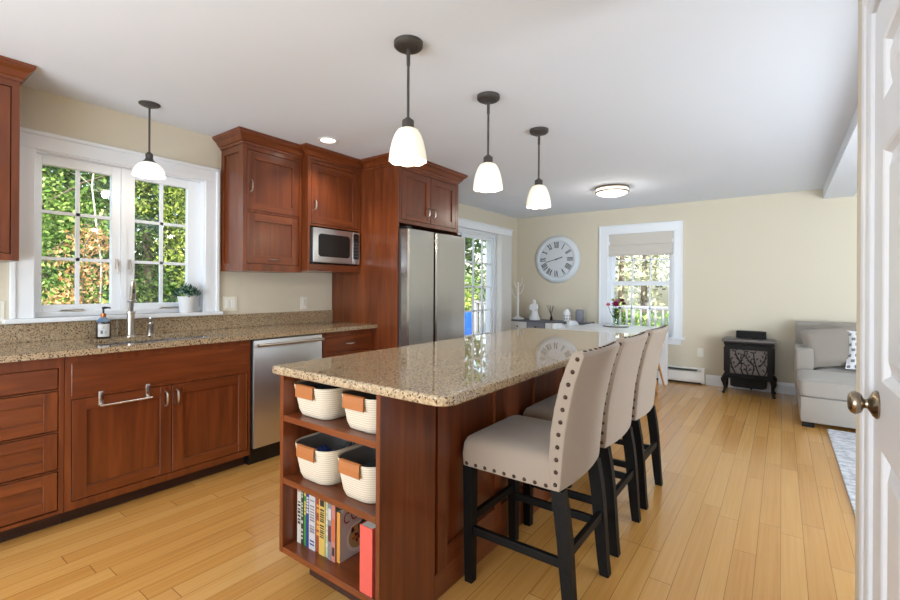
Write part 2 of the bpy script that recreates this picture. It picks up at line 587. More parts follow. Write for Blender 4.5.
def tube(bm, pts, r, seg=10, mi=0, cap=True):
    pts = [Vector(p) for p in pts]
    rs = r if isinstance(r, (list, tuple)) else [r] * len(pts)
    rings = []
    up = None
    for k, p in enumerate(pts):
        d = (pts[min(k + 1, len(pts) - 1)] - pts[max(k - 1, 0)]).normalized()
        if up is None:
            up = Vector((0, 0, 1)) if abs(d.z) < 0.9 else Vector((1, 0, 0))
        u = d.cross(up)
        if u.length < 1e-6:
            u = d.cross(Vector((0, 1, 0)))
        u.normalize()
        v = u.cross(d).normalized()
        up = v
        rings.append([bm.verts.new(p + rs[k] * (math.cos(2 * PI * s / seg) * u + math.sin(2 * PI * s / seg) * v)) for s in range(seg)])
    for a, b in zip(rings[:-1], rings[1:]):
        for s in range(seg):
            f = bm.faces.new((a[s], a[(s + 1) % seg], b[(s + 1) % seg], b[s]))
            f.material_index = mi
    if cap:
        bm.faces.new(list(reversed(rings[0]))).material_index = mi
        bm.faces.new(rings[-1]).material_index = mi


def prism(bm, poly, axis, a, b, mi=0):
    """extrude 2-D polygon; axis x: poly is (y,z); y: (x,z); z: (x,y)"""
    def P(p, t):
        return {'x': (t, p[0], p[1]), 'y': (p[0], t, p[1]), 'z': (p[0], p[1], t)}[axis]
    va = [bm.verts.new(P(p, a)) for p in poly]
    vb = [bm.verts.new(P(p, b)) for p in poly]
    n = len(poly)
    fs = [bm.faces.new(va), bm.faces.new(list(reversed(vb)))]
    for k in range(n):
        fs.append(bm.faces.new((va[k], vb[k], vb[(k + 1) % n], va[(k + 1) % n])))
    for f in fs:
        f.material_index = mi
    bmesh.ops.recalc_face_normals(bm, faces=fs)
    return fs


def loft(bm, rings, mi=0, cap=True, closed=True):
    rv = [[bm.verts.new(p) for p in r] for r in rings]
    n = len(rv[0])
    fs = []
    for a, b in zip(rv[:-1], rv[1:]):
        for s in range(n if closed else n - 1):
            fs.append(bm.faces.new((a[s], a[(s + 1) % n], b[(s + 1) % n], b[s])))
    if cap:
        fs.append(bm.faces.new(list(reversed(rv[0]))))
        fs.append(bm.faces.new(rv[-1]))
    for f in fs:
        f.material_index = mi
    bmesh.ops.recalc_face_normals(bm, faces=fs)
    return rv


def crown(bm, path, prof, side=1, mi=0):
    """sweep profile [(out, z)] along plan polyline path [(x, y)], mitred"""
    n = len(path)
    rings = []
    for k, p in enumerate(path):
        p = Vector(p)
        ns = []
        for a, b in ((k - 1, k), (k, k + 1)):
            if a >= 0 and b < n:
                d = (Vector(path[b]) - Vector(path[a])).normalized()
                ns.append(Vector((d.y, -d.x)) * side)
        if len(ns) == 2:
            m = (ns[0] + ns[1]).normalized()
            m = m / max(0.2, m.dot(ns[0]))
        else:
            m = ns[0]
        rings.append([(p.x + m.x * o, p.y + m.y * o, z) for (o, z) in prof])
    loft(bm, rings, mi)


def rrect(x0, x1, y0, y1, r, seg=5):
    """rounded rectangle outline; r may be a 4-list (SW, SE, NE, NW)"""
    rs = r if isinstance(r, (list, tuple)) else [r] * 4
    out = []
    for (cx, cy, a0, rr) in ((x0 + rs[0], y0 + rs[0], PI, rs[0]), (x1 - rs[1], y0 + rs[1], 1.5 * PI, rs[1]), (x1 - rs[2], y1 - rs[2], 0, rs[2]), (x0 + rs[3], y1 - rs[3], 0.5 * PI, rs[3])):
        for k in range(seg + 1):
            a = a0 + 0.5 * PI * k / seg
            out.append((cx + rr * math.cos(a), cy + rr * math.sin(a)))
    return out


def thing(name, label, cat, loc, group=None):
    o = bpy.data.objects.new(name, None)
    o.empty_display_size = 0.05
    COL.objects.link(o)
    o.location = loc
    o['label'] = label
    o['category'] = cat
    if group:
        o['group'] = group
    ORG[o.name] = Vector(loc)
    return o


def mesh_obj(name, bm, mats, parent=None, smooth=False, loc=None, label=None):
    """bm is in world coordinates; the object's origin is the parent's base (or loc)"""
    org = ORG[parent.name] if parent is not None else Vector(loc or (0, 0, 0))
    if org.length > 0:
        bmesh.ops.translate(bm, verts=bm.verts, vec=-org)
    me = bpy.data.meshes.new(name)
    bm.normal_update()
    bm.to_mesh(me)
    bm.free()
    for k in (mats if isinstance(mats, (list, tuple)) else [mats]):
        me.materials.append(M[k])
    if smooth:
        for p in me.polygons:
            p.use_smooth = True
        try:
            me.set_sharp_from_angle(angle=rad(40))
        except Exception:
            pass
    o = bpy.data.objects.new(name, me)
    COL.objects.link(o)
    if parent is not None:
        o.parent = parent
    else:
        o.location = org
    ORG[o.name] = org
    if label:
        o['label'] = label
    return o


def single(name, bm, mats, label, cat, loc, group=None, smooth=False):
    o = mesh_obj(name, bm, mats, None, smooth, loc)
    o['label'] = label
    o['category'] = cat
    if group:
        o['group'] = group
    return o


def struct(name, bm, mats, label=None, parent=None, smooth=False):
    o = mesh_obj(name, bm, mats, parent, smooth)
    if parent is None:
        o['kind'] = 'structure'
        if label:
            o['label'] = label
    return o


def struct_empty(name, loc, label=None):
    o = bpy.data.objects.new(name, None)
    o.empty_display_size = 0.05
    COL.objects.link(o)
    o.location = loc
    o['kind'] = 'structure'
    if label:
        o['label'] = label
    ORG[o.name] = Vector(loc)
    return o


def copy_tree(root, loc, label, rz=0.0):
    r = root.copy()
    COL.objects.link(r)
    r.location = loc
    r.rotation_euler = (0, 0, rz)
    r['label'] = label
    ORG[r.name] = Vector(loc)
    for ch in list(root.children):
        c = ch.copy()
        COL.objects.link(c)
        c.parent = r
        for g in list(ch.children):
            d = g.copy()
            COL.objects.link(d)
            d.parent = c
    return r


def wall_with_holes(bm, a0, a1, z0, z1, holes, put):
    """grid of boxes in (a, z) leaving holes [(a0,a1,z0,z1)] open"""
    As = sorted({a0, a1, *[h[0] for h in holes], *[h[1] for h in holes]})
    for i in range(len(As) - 1):
        am = 0.5 * (As[i] + As[i + 1])
        spans = [(z0, z1)]
        for h in holes:
            if h[0] < am < h[1]:
                ns = []
                for s in spans:
                    if h[2] > s[0]:
                        ns.append((s[0], min(s[1], h[2])))
                    if h[3] < s[1]:
                        ns.append((max(s[0], h[3]), s[1]))
                spans = [s for s in ns if s[1] - s[0] > 1e-4]
        for s in spans:
            put(bm, As[i], As[i + 1], s[0], s[1])


# ------------------------------------------------------------------ the setting
T = 0.15
bm = B(); box(bm, XW - T, XR + T, YN - T, YB + T, -0.08, 0.0)
struct('floor', bm, 'floor')
bm = B(); box(bm, XW - T, XR + T, YN - T, YB + T, ZC, ZC + 0.15)
struct('ceiling', bm, 'ceiling')
WIN1 = (0.685, 1.68, 1.06, 2.075)      # kitchen window opening (y0,y1,z0,z1)
SLD = (4.60, 6.06, 0.0, 2.06)          # glass door opening
WIN2 = (-2.085, -1.187, 0.60, 2.06)    # far window opening (x0,x1,z0,z1)
bm = B(); wall_with_holes(bm, YN, YB, 0, ZC, [WIN1, SLD], lambda b, a, c, z0, z1: box(b, XW - T, XW, a, c, z0, z1))
struct('wall_left', bm, 'wall')
bm = B(); wall_with_holes(bm, XW - T, XR + T, 0, ZC, [WIN2], lambda b, a, c, z0, z1: box(b, a, c, YB, YB + T, z0, z1))
struct('wall_back', bm, 'wall')
bm = B(); box(bm, XR, XR + T, 1.97, YB, 0, ZC)
struct('wall_right', bm, 'wall')
bm = B(); box(bm, XW - T, XR + T, YN - T, YN, 0, ZC)
struct('wall_front', bm, 'wall')
DO = (0.78, 1.60, 0.0, 1.973)          # white door opening
bm = B(); wall_with_holes(bm, YN, 1.97, 0, ZC, [DO], lambda b, a, c, z0, z1: box(b, XD, XD + 0.12, a, c, z0, z1))
box(bm, XD + 0.12, XR + T, 1.85, 1.97, 0, ZC)
struct('wall_hall', bm, 'wall', 'short cream wall carrying the white panel door')
bm = B(); box(bm, 0.38, 0.65, 1.97, YB, 2.312, ZC)
struct('trim_1', bm, 'ceiling', 'white ceiling beam over the sofa')

# baseboards
bm = B()
prism(bm, [(YB, 0), (YB - 0.016, 0), (YB - 0.016, 0.10), (YB - 0.008, 0.125), (YB, 0.135)], 'x', -0.80, XR)
struct('baseboard_back', bm, 'trim')
bm = B(); box(bm, XW, XW + 0.014, 6.42, YB, 0, 0.12)
struct('baseboard_left', bm, 'trim')

# ---- kitchen window
w1 = struct_empty('window_1', (XW, 1.18, 1.06), 'white casement window pair over the sink')
y0, y1, z0, z1 = WIN1
bm = B()
for a, c in ((y0 - 0.09, y0 + 0.004), (y1 - 0.004, y1 + 0.088)):
    box(bm, XW, XW + 0.018, a, c, z0 - 0.0, z1 - 0.004, bev=0.003)
    e = a if a < y0 else c
    box(bm, XW, XW + 0.03, e - 0.012, e + 0.012, z0, z1 + 0.09, bev=0.004)
box(bm, XW, XW + 0.018, y0 - 0.09, y1 + 0.088, z1 - 0.004, z1 + 0.09, bev=0.003)
box(bm, XW, XW + 0.03, y0 - 0.102, y1 + 0.10, z1 + 0.078, z1 + 0.102, bev=0.004)
mesh_obj('casing', bm, 'trim', w1)
bm = B()
box(bm, XW - 0.10, XW + 0.05, y0 - 0.13, y1 + 0.12, z0 - 0.028, z0, bev=0.006)
mesh_obj('window_stool', bm, 'trim', w1)
bm = B()   # jamb lining
JD = 0.11
box(bm, XW - T, XW, y0, y0 + 0.012, z0, z1)
box(bm, XW - T, XW, y1 - 0.012, y1, z0, z1)
box(bm, XW - T, XW, y0 + 0.012, y1 - 0.012, z1 - 0.012, z1)
box(bm, XW - T, XW - 0.045, y0 + 0.012, y1 - 0.012, z0, z0 + 0.03)
box(bm, XW - T, XW - 0.05, 1.145, 1.178, z0 + 0.03, z1 - 0.012)
mesh_obj('jamb', bm, 'trim', w1)
for (a, c) in ((0.697, 1.145), (1.178, 1.668)):
    ga, gc = (0.737, 1.093) if a < 1 else (1.230, 1.578)
    gz0, gz1 = 1.135, 2.003
    bm = B()
    xs0, xs1 = XW - 0.10, XW - 0.06
    box(bm, xs0, xs1, a, ga, z0 + 0.03, z1 - 0.012, bev=0.003)
    box(bm, xs0, xs1, gc, c, z0 + 0.03, z1 - 0.012, bev=0.003)
    box(bm, xs0, xs1, ga, gc, z0 + 0.03, gz0, bev=0.003)
    box(bm, xs0, xs1, ga, gc, gz1, z1 - 0.012, bev=0.003)
    sash = mesh_obj('sash', bm, 'trim', w1)
    bm = B()
    ym = (ga + gc) / 2
    box(bm, xs0 + 0.008, xs1 - 0.012, ym - 0.010, ym + 0.010, gz0, gz1)
    for k in (1, 2):
        zz = gz0 + (gz1 - gz0) * k / 3
        box(bm, xs0 + 0.008, xs1 - 0.012, ga, gc, zz - 0.010, zz + 0.010)
    mesh_obj('muntin_grid', bm, 'trim', sash)
    bm = B(); box(bm, xs0 + 0.014, xs0 + 0.018, ga, gc, gz0, gz1)
    mesh_obj('pane', bm, 'glass', sash)
    bm = B()
    yh = 1.122 if a < 1 else 1.199
    box(bm, XW - 0.062, XW - 0.054, yh - 0.008, yh + 0.008, 1.37, 1.44, bev=0.003)
    tube(bm, [(XW - 0.05, yh, 1.425), (XW - 0.04, yh, 1.40), (XW - 0.036, yh + 0.003, 1.36), (XW - 0.038, yh, 1.335)], [0.006, 0.007, 0.007, 0.005], 8)
    mesh_obj('lock_handle', bm, 'nickel', sash, smooth=True)
    bm = B()
    yc = ym - 0.03 if a < 1 else ym + 0.05
    prism(bm, [(yc - 0.07, z0 + 0.03), (yc + 0.07, z0 + 0.03), (yc + 0.05, z0 + 0.045), (yc - 0.05, z0 + 0.042)], 'x', XW - 0.06, XW - 0.046)
    tube(bm, [(XW - 0.045, yc - 0.06, z0 + 0.04), (XW - 0.035, yc, z0 + 0.036), (XW - 0.035, yc + 0.05, z0 + 0.034)], 0.004, 6)
    mesh_obj('crank', bm, 'nickel', sash)

# ---- far window with roman shade
w2 = struct_empty('window_2', (-1.64, YB, 0.6), 'white double-hung window behind the dining table')
x0, x1, z0, z1 = WIN2
bm = B()
for a, c in ((x0 - 0.115, x0 + 0.004), (x1 - 0.004, x1 + 0.095)):
    box(bm, a, c, YB - 0.018, YB, z0, z1 - 0.004, bev=0.003)
box(bm, x0 - 0.115, x1 + 0.095, YB - 0.018, YB, z1 - 0.004, z1 + 0.12, bev=0.003)
box(bm, x0 - 0.125, x1 + 0.105, YB - 0.03, YB, z1 + 0.105, z1 + 0.128, bev=0.004)
for e in (x0 - 0.115, x1 + 0.095):
    box(bm, e - 0.010, e + 0.010, YB - 0.028, YB, z0, z1 + 0.11, bev=0.003)
box(bm, x0 - 0.10, x1 + 0.085, YB - 0.016, YB, z0 - 0.10, z0 - 0.028, bev=0.003)
mesh_obj('casing', bm, 'trim', w2)
bm = B(); box(bm, x0 - 0.16, x1 + 0.14, YB - 0.055, YB + 0.06, z0 - 0.028, z0, bev=0.006)
mesh_obj('window_stool', bm, 'trim', w2)
bm = B()
for (a, c) in ((x0, x0 + 0.03), (x1 - 0.03, x1)):
    box(bm, a, c, YB, YB + T, z0, z1)
box(bm, x0 + 0.03, x1 - 0.03, YB, YB + T, z1 - 0.02, z1)
mesh_obj('jamb', bm, 'trim', w2)
zm = 1.335
for (za, zb, yy) in ((z0, zm + 0.02, YB + 0.045), (zm - 0.02, z1 - 0.02, YB + 0.085)):
    bm = B()
    a, c = x0 + 0.03, x1 - 0.03
    box(bm, a, a + 0.05, yy, yy + 0.035, za, zb)
    box(bm, c - 0.05, c, yy, yy + 0.035, za, zb)
    box(bm, a + 0.05, c - 0.05, yy, yy + 0.035, za, za + 0.055)
    box(bm, a + 0.05, c - 0.05, yy, yy + 0.035, zb - 0.05, zb)
    sash = mesh_obj('sash', bm, 'trim', w2)
    bm = B()
    for k in (1, 2):
        xx = a + 0.05 + (c - a - 0.10) * k / 3
        box(bm, xx - 0.010, xx + 0.010, yy + 0.008, yy + 0.026, za + 0.055, zb - 0.05)
    zz = (za + zb) / 2
    box(bm, a + 0.05, c - 0.05, yy + 0.008, yy + 0.026, zz - 0.009, zz + 0.009)
    mesh_obj('muntin_grid', bm, 'trim', sash)
    bm = B(); box(bm, a + 0.05, c - 0.05, yy + 0.015, yy + 0.019, za + 0.055, zb - 0.05)
    mesh_obj('pane', bm, 'glass', sash)
bm = B()
zs = 1.735
prof = [(YB + 0.030, 2.055), (YB - 0.004, 2.055), (YB + 0.002, 1.90), (YB - 0.014, 1.885), (YB - 0.010, 1.86), (YB - 0.004, 1.81), (YB - 0.020, 1.76), (YB - 0.012, zs), (YB + 0.02, zs), (YB + 0.03, 1.80)]
prism(bm, prof, 'x', x0 + 0.015, x1 - 0.015)
single('roman_shade', bm, 'shade_fab', 'folded linen roman shade raised in the top of the far window', 'window shade', (-1.64, YB, 2.05))

# ---- glass door in the window wall
d2 = struct_empty('door_1', (XW, 5.3, 0), 'white gridded glass patio door beyond the fridge')
y0, y1, z0, z1 = SLD
bm = B()
box(bm, XW, XW + 0.02, y0 - 0.09, y0, 0, z1 + 0.09, bev=0.003)
box(bm, XW, XW + 0.02, y1, y1 + 0.09, 0, z1 + 0.09, bev=0.003)
box(bm, XW, XW + 0.02, y0, y1, z1, z1 + 0.09, bev=0.003)
box(bm, XW - T, XW, y1 - 0.03, y1, 0, z1)
box(bm, XW - T, XW, y0, y0 + 0.03, 0, z1)
box(bm, XW - T, XW, y0 + 0.03, y1 - 0.03, z1 - 0.03, z1)
box(bm, XW - T, XW + 0.01, y0 + 0.03, y1 - 0.03, 0, 0.025)
mesh_obj('door_frame', bm, 'trim', d2)
for (a, c, xx) in ((y0 + 0.03, 5.27, XW - 0.115), (5.205, y1 - 0.03, XW - 0.072)):
    bm = B()
    ga, gc, gz0, gz1 = a + 0.075, c - 0.032, 0.22, 1.985
    box(bm, xx, xx + 0.04, a, ga, 0.025, z1 - 0.03)
    box(bm, xx, xx + 0.04, gc, c, 0.025, z1 - 0.03)
    box(bm, xx, xx + 0.04, ga, gc, 0.025, gz0)
    box(bm, xx, xx + 0.04, ga, gc, gz1, z1 - 0.03)
    leaf = mesh_obj('door_panel', bm, 'trim', d2)
    bm = B()
    for k in (1, 2):
        yy = ga + (gc - ga) * k / 3
        box(bm, xx + 0.010, xx + 0.032, yy - 0.012, yy + 0.012, gz0, gz1)
    for k in range(1, 5):
        zz = gz1 - 0.355 * k
        box(bm, xx + 0.010, xx + 0.032, ga, gc, zz - 0.013, zz + 0.013)
    mesh_obj('muntin_grid', bm, 'trim', leaf)
    bm = B(); box(bm, xx + 0.018, xx + 0.022, ga, gc, gz0, gz1)
    mesh_obj('pane', bm, 'glass', leaf)
# valance and the pushed-back vertical blind
vb = thing('vertical_blind', 'white vertical blind pushed back beside the glass patio door', 'blind', (XW + 0.05, 6.2, 0.02))
bm = B()
box(bm, XW + 0.02, XW + 0.115, 4.5, 6.40, 2.085, 2.175, bev=0.006)
box(bm, XW + 0.02, XW + 0.13, 4.49, 6.41, 2.175, 2.192, bev=0.003)
mesh_obj('valance', bm, 'trim', vb)
bm = B()
for k in range(13):
    yy = 6.065 + 0.026 * k
    obox(bm, (XW + 0.07, yy, 1.055), (0.040, 0.010, 0), (-0.0004, 0.0014, 0), (0, 0, 1.03))
mesh_obj('slats', bm, 'plaswhite', vb)

# ---- white six-panel door
d3 = struct_empty('door_2', (XD, 1.2, 0), 'white six-panel door with a satin knob')
y0, y1, z1 = DO[0], DO[1], DO[3]
XC = XD - 0.018
bm = B()


def casing_prof(s):   # (distance from opening, height off wall)
    return [(0.004, 0.0), (0.004, 0.010), (0.012, 0.013), (0.05, 0.015), (0.056, 0.019), (0.066, 0.021), (0.084, 0.017), (0.088, 0.012), (0.10, 0.018), (0.11, 0.018), (0.11, 0.0)]


pp = casing_prof(0)
rings = []
for (yy, zz, dy, dz) in ((y1, 0, 1, 0), (y1, z1, 1, 1), (y0, z1, -1, 1), (y0, 0, -1, 0)):
    rings.append([(XD - h, yy + dy * s, zz + dz * s) for (s, h) in pp])
loft(bm, rings)
mesh_obj('casing', bm, 'door', d3)
bm = B()
box(bm, XD, XD + 0.12, y1 - 0.004, y1 + 0.0, 0, z1)
box(bm, XD, XD + 0.12, y0, y0 + 0.004, 0, z1)
box(bm, XD, XD + 0.12, y0 + 0.004, y1 - 0.004, z1 - 0.004, z1)
mesh_obj('jamb', bm, 'door', d3)
xd = XD - 0.004
bm = B()
ya, yb2 = y0 + 0.008, y1 - 0.010
xb = xd + 0.035
rowz = [(0.20, 0.87), (1.035, 1.59), (1.705, 1.855)]
st = 0.115
ymid = (ya + yb2) / 2
colsy = [(ya + st, ymid - 0.05), (ymid + 0.05, yb2 - st)]
# rails and stiles
box(bm, xd, xb, ya, ya + st, 0.01, z1 - 0.008)
box(bm, xd, xb, yb2 - st, yb2, 0.01, z1 - 0.008)
box(bm, xd, xb, ymid - 0.05, ymid + 0.05, 0.01, z1 - 0.008)
for (a, c) in colsy:
    zz = 0.01
    for (p, q) in rowz + [(z1 - 0.008, None)]:
        box(bm, xd, xb, a, c, zz, p)
        zz = q
door_leaf = mesh_obj('door_leaf', bm, 'door', d3)
for (a, c) in colsy:
    for (p, q) in rowz:
        bm = B()
        def R(i, x):
            return [(x, a + i, p + i), (x, c - i, p + i), (x, c - i, q - i), (x, a + i, q - i)]
        rings = [R(0, xd), R(0.006, xd + 0.003), R(0.016, xd + 0.014), R(0.024, xd + 0.014), R(0.055, xd + 0.004), R(0.0551, xd + 0.004)]
        rv = loft(bm, rings, cap=False)
        bm.faces.new(rv[-1])
        mesh_obj('panel', bm, 'door', door_leaf)
ky, kz = 1.520, 0.970
bm = B()
lathe(bm, [(0.0, 0.0), (0.034, 0.0), (0.035, -0.004), (0.030, -0.010), (0.018, -0.016), (0.012, -0.020), (0.011, -0.024), (0.014, -0.028), (0.022, -0.030), (0.027, -0.036), (0.029, -0.043), (0.026, -0.051), (0.018, -0.056), (0.0, -0.058)], (xd, ky, kz), 28, 'x')
mesh_obj('knob', bm, 'knob', door_leaf, smooth=True, label='satin nickel door knob')

# ------------------------------------------------------------------ kitchen run along the window wall
XWC = XW + 0.004
XF = XW + 0.61       # face of base cabinets


def shaker(xf, y0, y1, z0, z1, fw=0.062, dep=0.012, th=0.02, flat=False):
    """door or drawer front facing +x; material 0 upright grain, 1 lengthwise"""
    bm = B()
    if flat:
        box(bm, xf - th, xf, y0, y1, z0, z1, 1, bev=0.002, seg=1)
        return bm
    box(bm, xf - th, xf, y0, y0 + fw, z0, z1, 0, bev=0.0015, seg=1)
    box(bm, xf - th, xf, y1 - fw, y1, z0, z1, 0, bev=0.0015, seg=1)
    box(bm, xf - th, xf - 0.0006, y0 + fw, y1 - fw, z0, z0 + fw, 1, bev=0.0015, seg=1)
    box(bm, xf - th, xf - 0.0006, y0 + fw, y1 - fw, z1 - fw, z1, 1, bev=0.0015, seg=1)
    box(bm, xf - th, xf - dep, y0 + fw - 0.002, y1 - fw + 0.002, z0 + fw - 0.002, z1 - fw + 0.002, 1 if (y1 - y0) > 2 * (z1 - z0) else 0)
    return bm


def pull(bm, x, y, z, length, axis='z', proj=0.028):
    """small bowed bar pull with two flared feet, on a face at x"""
    h = length / 2
    a = (lambda t: (y, z + t)) if axis == 'z' else (lambda t: (y + t, z))
    pts, rs = [], []
    for t, o, r in ((-h, 0.0, 0.007), (-h, 0.010, 0.0055), (-h * 0.8, proj * 0.85, 0.005), (-h * 0.3, proj, 0.006), (h * 0.3, proj, 0.006), (h * 0.8, proj * 0.85, 0.005), (h, 0.010, 0.0055), (h, 0.0, 0.007)):
        q = a(t)
        pts.append((x + o, q[0], q[1]))
        rs.append(r)
    tube(bm, pts, rs, 8)


CHM = ['cherry', 'cherry_y']
GAP = 0.004


def face_frame(bm, xf, y0, y1, z0, z1, opens, d=0.02):
    wall_with_holes(bm, y0, y1, z0, z1, opens, lambda b, a, c, p, q: box(b, xf - d, xf, a, c, p, q, 0))


# drawer base
c = thing('drawer_cabinet', 'cherry base cabinet with four stacked drawers', 'cabinet', (XW + 0.3, 0.27, 0))
bm = B()
op = [(-0.11, 0.671, 0.722, 0.832), (-0.11, 0.671, 0.508, 0.714), (-0.11, 0.671, 0.308, 0.500), (-0.11, 0.671, 0.100, 0.300)]
ym0, ym1 = -0.15, 0.692
box(bm, XWC, XF - 0.021, ym0, ym1, 0.08, 0.888, 0)
face_frame(bm, XF, ym0, ym1, 0.08, 0.888, [(-0.11, 0.671, 0.096, 0.832)])
for zz in (0.304, 0.504, 0.718):
    box(bm, XF - 0.02, XF - 0.001, -0.11, 0.671, zz - 0.003, zz + 0.003, 0)
mesh_obj('body', bm, CHM, c)
bm = B(); box(bm, XWC, XW + 0.54, ym0, ym1, 0.0, 0.08)
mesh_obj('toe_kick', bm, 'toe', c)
for k, (a, b2, p, q) in enumerate(op):
    dr = mesh_obj('drawer', shaker(XF, a + GAP, b2 - GAP, p + GAP, q - GAP, fw=0.055, flat=(k == 0)), CHM, c)
    bm = B(); pull(bm, XF, 0.27, (p + q) / 2, 0.08, 'y')
    mesh_obj('handle', bm, 'nickel', dr, smooth=True)

# sink base
c = thing('sink_cabinet', 'cherry sink cabinet with two doors and a towel bar', 'cabinet', (XW + 0.3, 1.2, 0))
y0, y1 = 0.694, 1.706
bm = B()
box(bm, XWC, XF - 0.021, y0, y1, 0.08, 0.12, 0)
box(bm, XWC, XF - 0.021, y0, y0 + 0.02, 0.12, 0.888, 0)
box(bm, XWC, XF - 0.021, y1 - 0.02, y1, 0.12, 0.888, 0)
box(bm, XWC, XW + 0.01, y0 + 0.02, y1 - 0.02, 0.12, 0.888, 0)
face_frame(bm, XF, y0, y1, 0.08, 0.888, [(0.722, 1.690, 0.120, 0.658)])
mesh_obj('body', bm, CHM, c)
bm = B(); box(bm, XWC, XW + 0.54, y0, y1, 0.0, 0.08)
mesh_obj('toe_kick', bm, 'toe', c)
bm = shaker(XF + 0.002, 0.722, 1.690, 0.675, 0.846, flat=True)
mesh_obj('false_front', bm, CHM, c)
for (a, b2, yh) in ((0.726, 1.203, 1.170), (1.208, 1.686, 1.231)):
    d = mesh_obj('door', shaker(XF, a, b2, 0.124, 0.654), CHM, c)
    bm = B(); pull(bm, XF, yh, 0.578, 0.085, 'z')
    mesh_obj('handle', bm, 'nickel', d, smooth=True)
bm = B()
for yy in (0.848, 1.074):
    box(bm, XF + 0.0005, XF + 0.005, yy - 0.011, yy + 0.011, 0.603, 0.681, bev=0.001)
    box(bm, XF + 0.005, XF + 0.032, yy - 0.008, yy + 0.008, 0.601, 0.612, bev=0.002)
    box(bm, XF - 0.018, XF + 0.003, yy - 0.009, yy + 0.009, 0.6545, 0.6575)
tube(bm, [(XF + 0.034, 0.836, 0.607), (XF + 0.034, 1.086, 0.607)], 0.0065, 10)
single('towel_bar', bm, 'chrome', 'chrome over-door towel bar hung on the sink cabinet door', 'towel bar', (XF, 0.96, 0.60), smooth=True)

# dishwasher
c = thing('dishwasher', 'stainless steel dishwasher under the stone worktop', 'dishwasher', (XW + 0.3, 2.02, 0))
bm = B(); box(bm, XW + 0.03, XF - 0.03, 1.712, 2.318, 0.105, 0.885)
box(bm, XF - 0.03, XF - 0.004, 1.712, 1.722, 0.105, 0.885); box(bm, XF - 0.03, XF - 0.004, 2.308, 2.318, 0.105, 0.885)
mesh_obj('tub', bm, 'black', c)
bm = B(); box(bm, XF - 0.029, XF + 0.014, 1.724, 2.306, 0.115, 0.878, bev=0.006)
dw = mesh_obj('door', bm, 'steel', c, smooth=True)
bm = B()
tube(bm, [(XF + 0.05, 1.738, 0.842), (XF + 0.05, 2.292, 0.842)], 0.0115, 14)
for yy in (1.752, 2.278):
    tube(bm, [(XF + 0.012, yy, 0.842), (XF + 0.05, yy, 0.842)], 0.009, 10)
mesh_obj('handle', bm, 'nickel', dw, smooth=True)
bm = B(); box(bm, XW + 0.1, XF - 0.025, 1.712, 2.318, 0.0, 0.104)
mesh_obj('kick_plate', bm, 'black', c)

# drawer cabinet beside the tall panel
c = thing('drawer_cabinet', 'narrow cherry base cabinet between dishwasher and fridge panel', 'cabinet', (XW + 0.3, 2.61, 0))
bm = B()
box(bm, XWC, XF - 0.021, 2.322, 2.898, 0.08, 0.888)
face_frame(bm, XF, 2.322, 2.898, 0.08, 0.888, [(2.35, 2.875, 0.12, 0.842)])
for zz in (0.708, 0.415):
    box(bm, XF - 0.02, XF - 0.001, 2.35, 2.875, zz - 0.004, zz + 0.004)
mesh_obj('body', bm, CHM, c)
bm = B(); box(bm, XWC, XW + 0.54, 2.322, 2.898, 0, 0.08)
mesh_obj('toe_kick', bm, 'toe', c)
for (p, q, fl) in ((0.714, 0.840, True), (0.421, 0.702, False), (0.124, 0.409, False)):
    dr = mesh_obj('drawer', shaker(XF, 2.354, 2.871, p, q, flat=fl), CHM, c)
    bm = B(); pull(bm, XF, 2.61, (p + q) / 2, 0.08, 'y')
    mesh_obj('handle', bm, 'nickel', dr, smooth=True)

# stone worktop with sink cut-out, and splashback
XE = XW + 0.648
SK = (XW + 0.165, XW + 0.545, 0.86, 1.60)
bm = B()
ys = [-0.15, SK[2], SK[3], 2.898]
box(bm, XWC, XE, ys[0], ys[1], 0.889, CT)
box(bm, XWC, XE, ys[2], ys[3], 0.889, CT)
box(bm, XWC, SK[0], ys[1], ys[2], 0.889, CT)
box(bm, SK[1], XE, ys[1], ys[2], 0.889, CT)
bmesh.ops.remove_doubles(bm, verts=bm.verts, dist=1e-5)
ct = single('worktop', bm, 'granite', 'long speckled stone worktop on the window-side cabinets', 'worktop', (XW + 0.3, 1.4, 0.889))
bm = B(); box(bm, XWC, XW + 0.02, -0.15, 2.898, CT, 1.030, bev=0.002)
single('splashback', bm, 'granite', 'low speckled stone upstand along the window wall', 'splashback', (XW, 1.4, CT))
bm = B()
q = rrect(SK[0] - 0.004, SK[1] + 0.004, SK[2] - 0.004, SK[3] + 0.004, 0.05)
q2 = rrect(SK[0] + 0.01, SK[1] - 0.01, SK[2] + 0.01, SK[3] - 0.01, 0.05)
q0 = rrect(SK[0] - 0.02, SK[1] + 0.02, SK[2] - 0.02, SK[3] + 0.02, 0.05)
loft(bm, [[(x, y, 0.8885) for x, y in q0], [(x, y, 0.8885) for x, y in q], [(x, y, 0.86) for x, y in q], [(x, y, 0.70) for x, y in q2], [((x - 0.35 * (x - XW - 0.355)), (y - 0.3 * (y - 1.23)), 0.69) for x, y in q2], [(XW + 0.355 + 0.02 * math.cos(a), 1.23 + 0.02 * math.sin(a), 0.684) for a in [math.atan2(y - 1.23, x - XW - 0.355) for x, y in q2]]], cap=False)
sk = thing('kitchen_sink', 'stainless steel basin set under the stone worktop', 'sink', (XW + 0.355, 1.23, 0.684))
mesh_obj('basin', bm, 'sinksteel', sk, smooth=True)
bm = B(); lathe(bm, [(0.042, 0.6835), (0.042, 0.689), (0.03, 0.689), (0.025, 0.686), (0.0, 0.686)], (XW + 0.355, 1.23, 0), 20)
mesh_obj('drain', bm, 'chrome', sk, smooth=True)

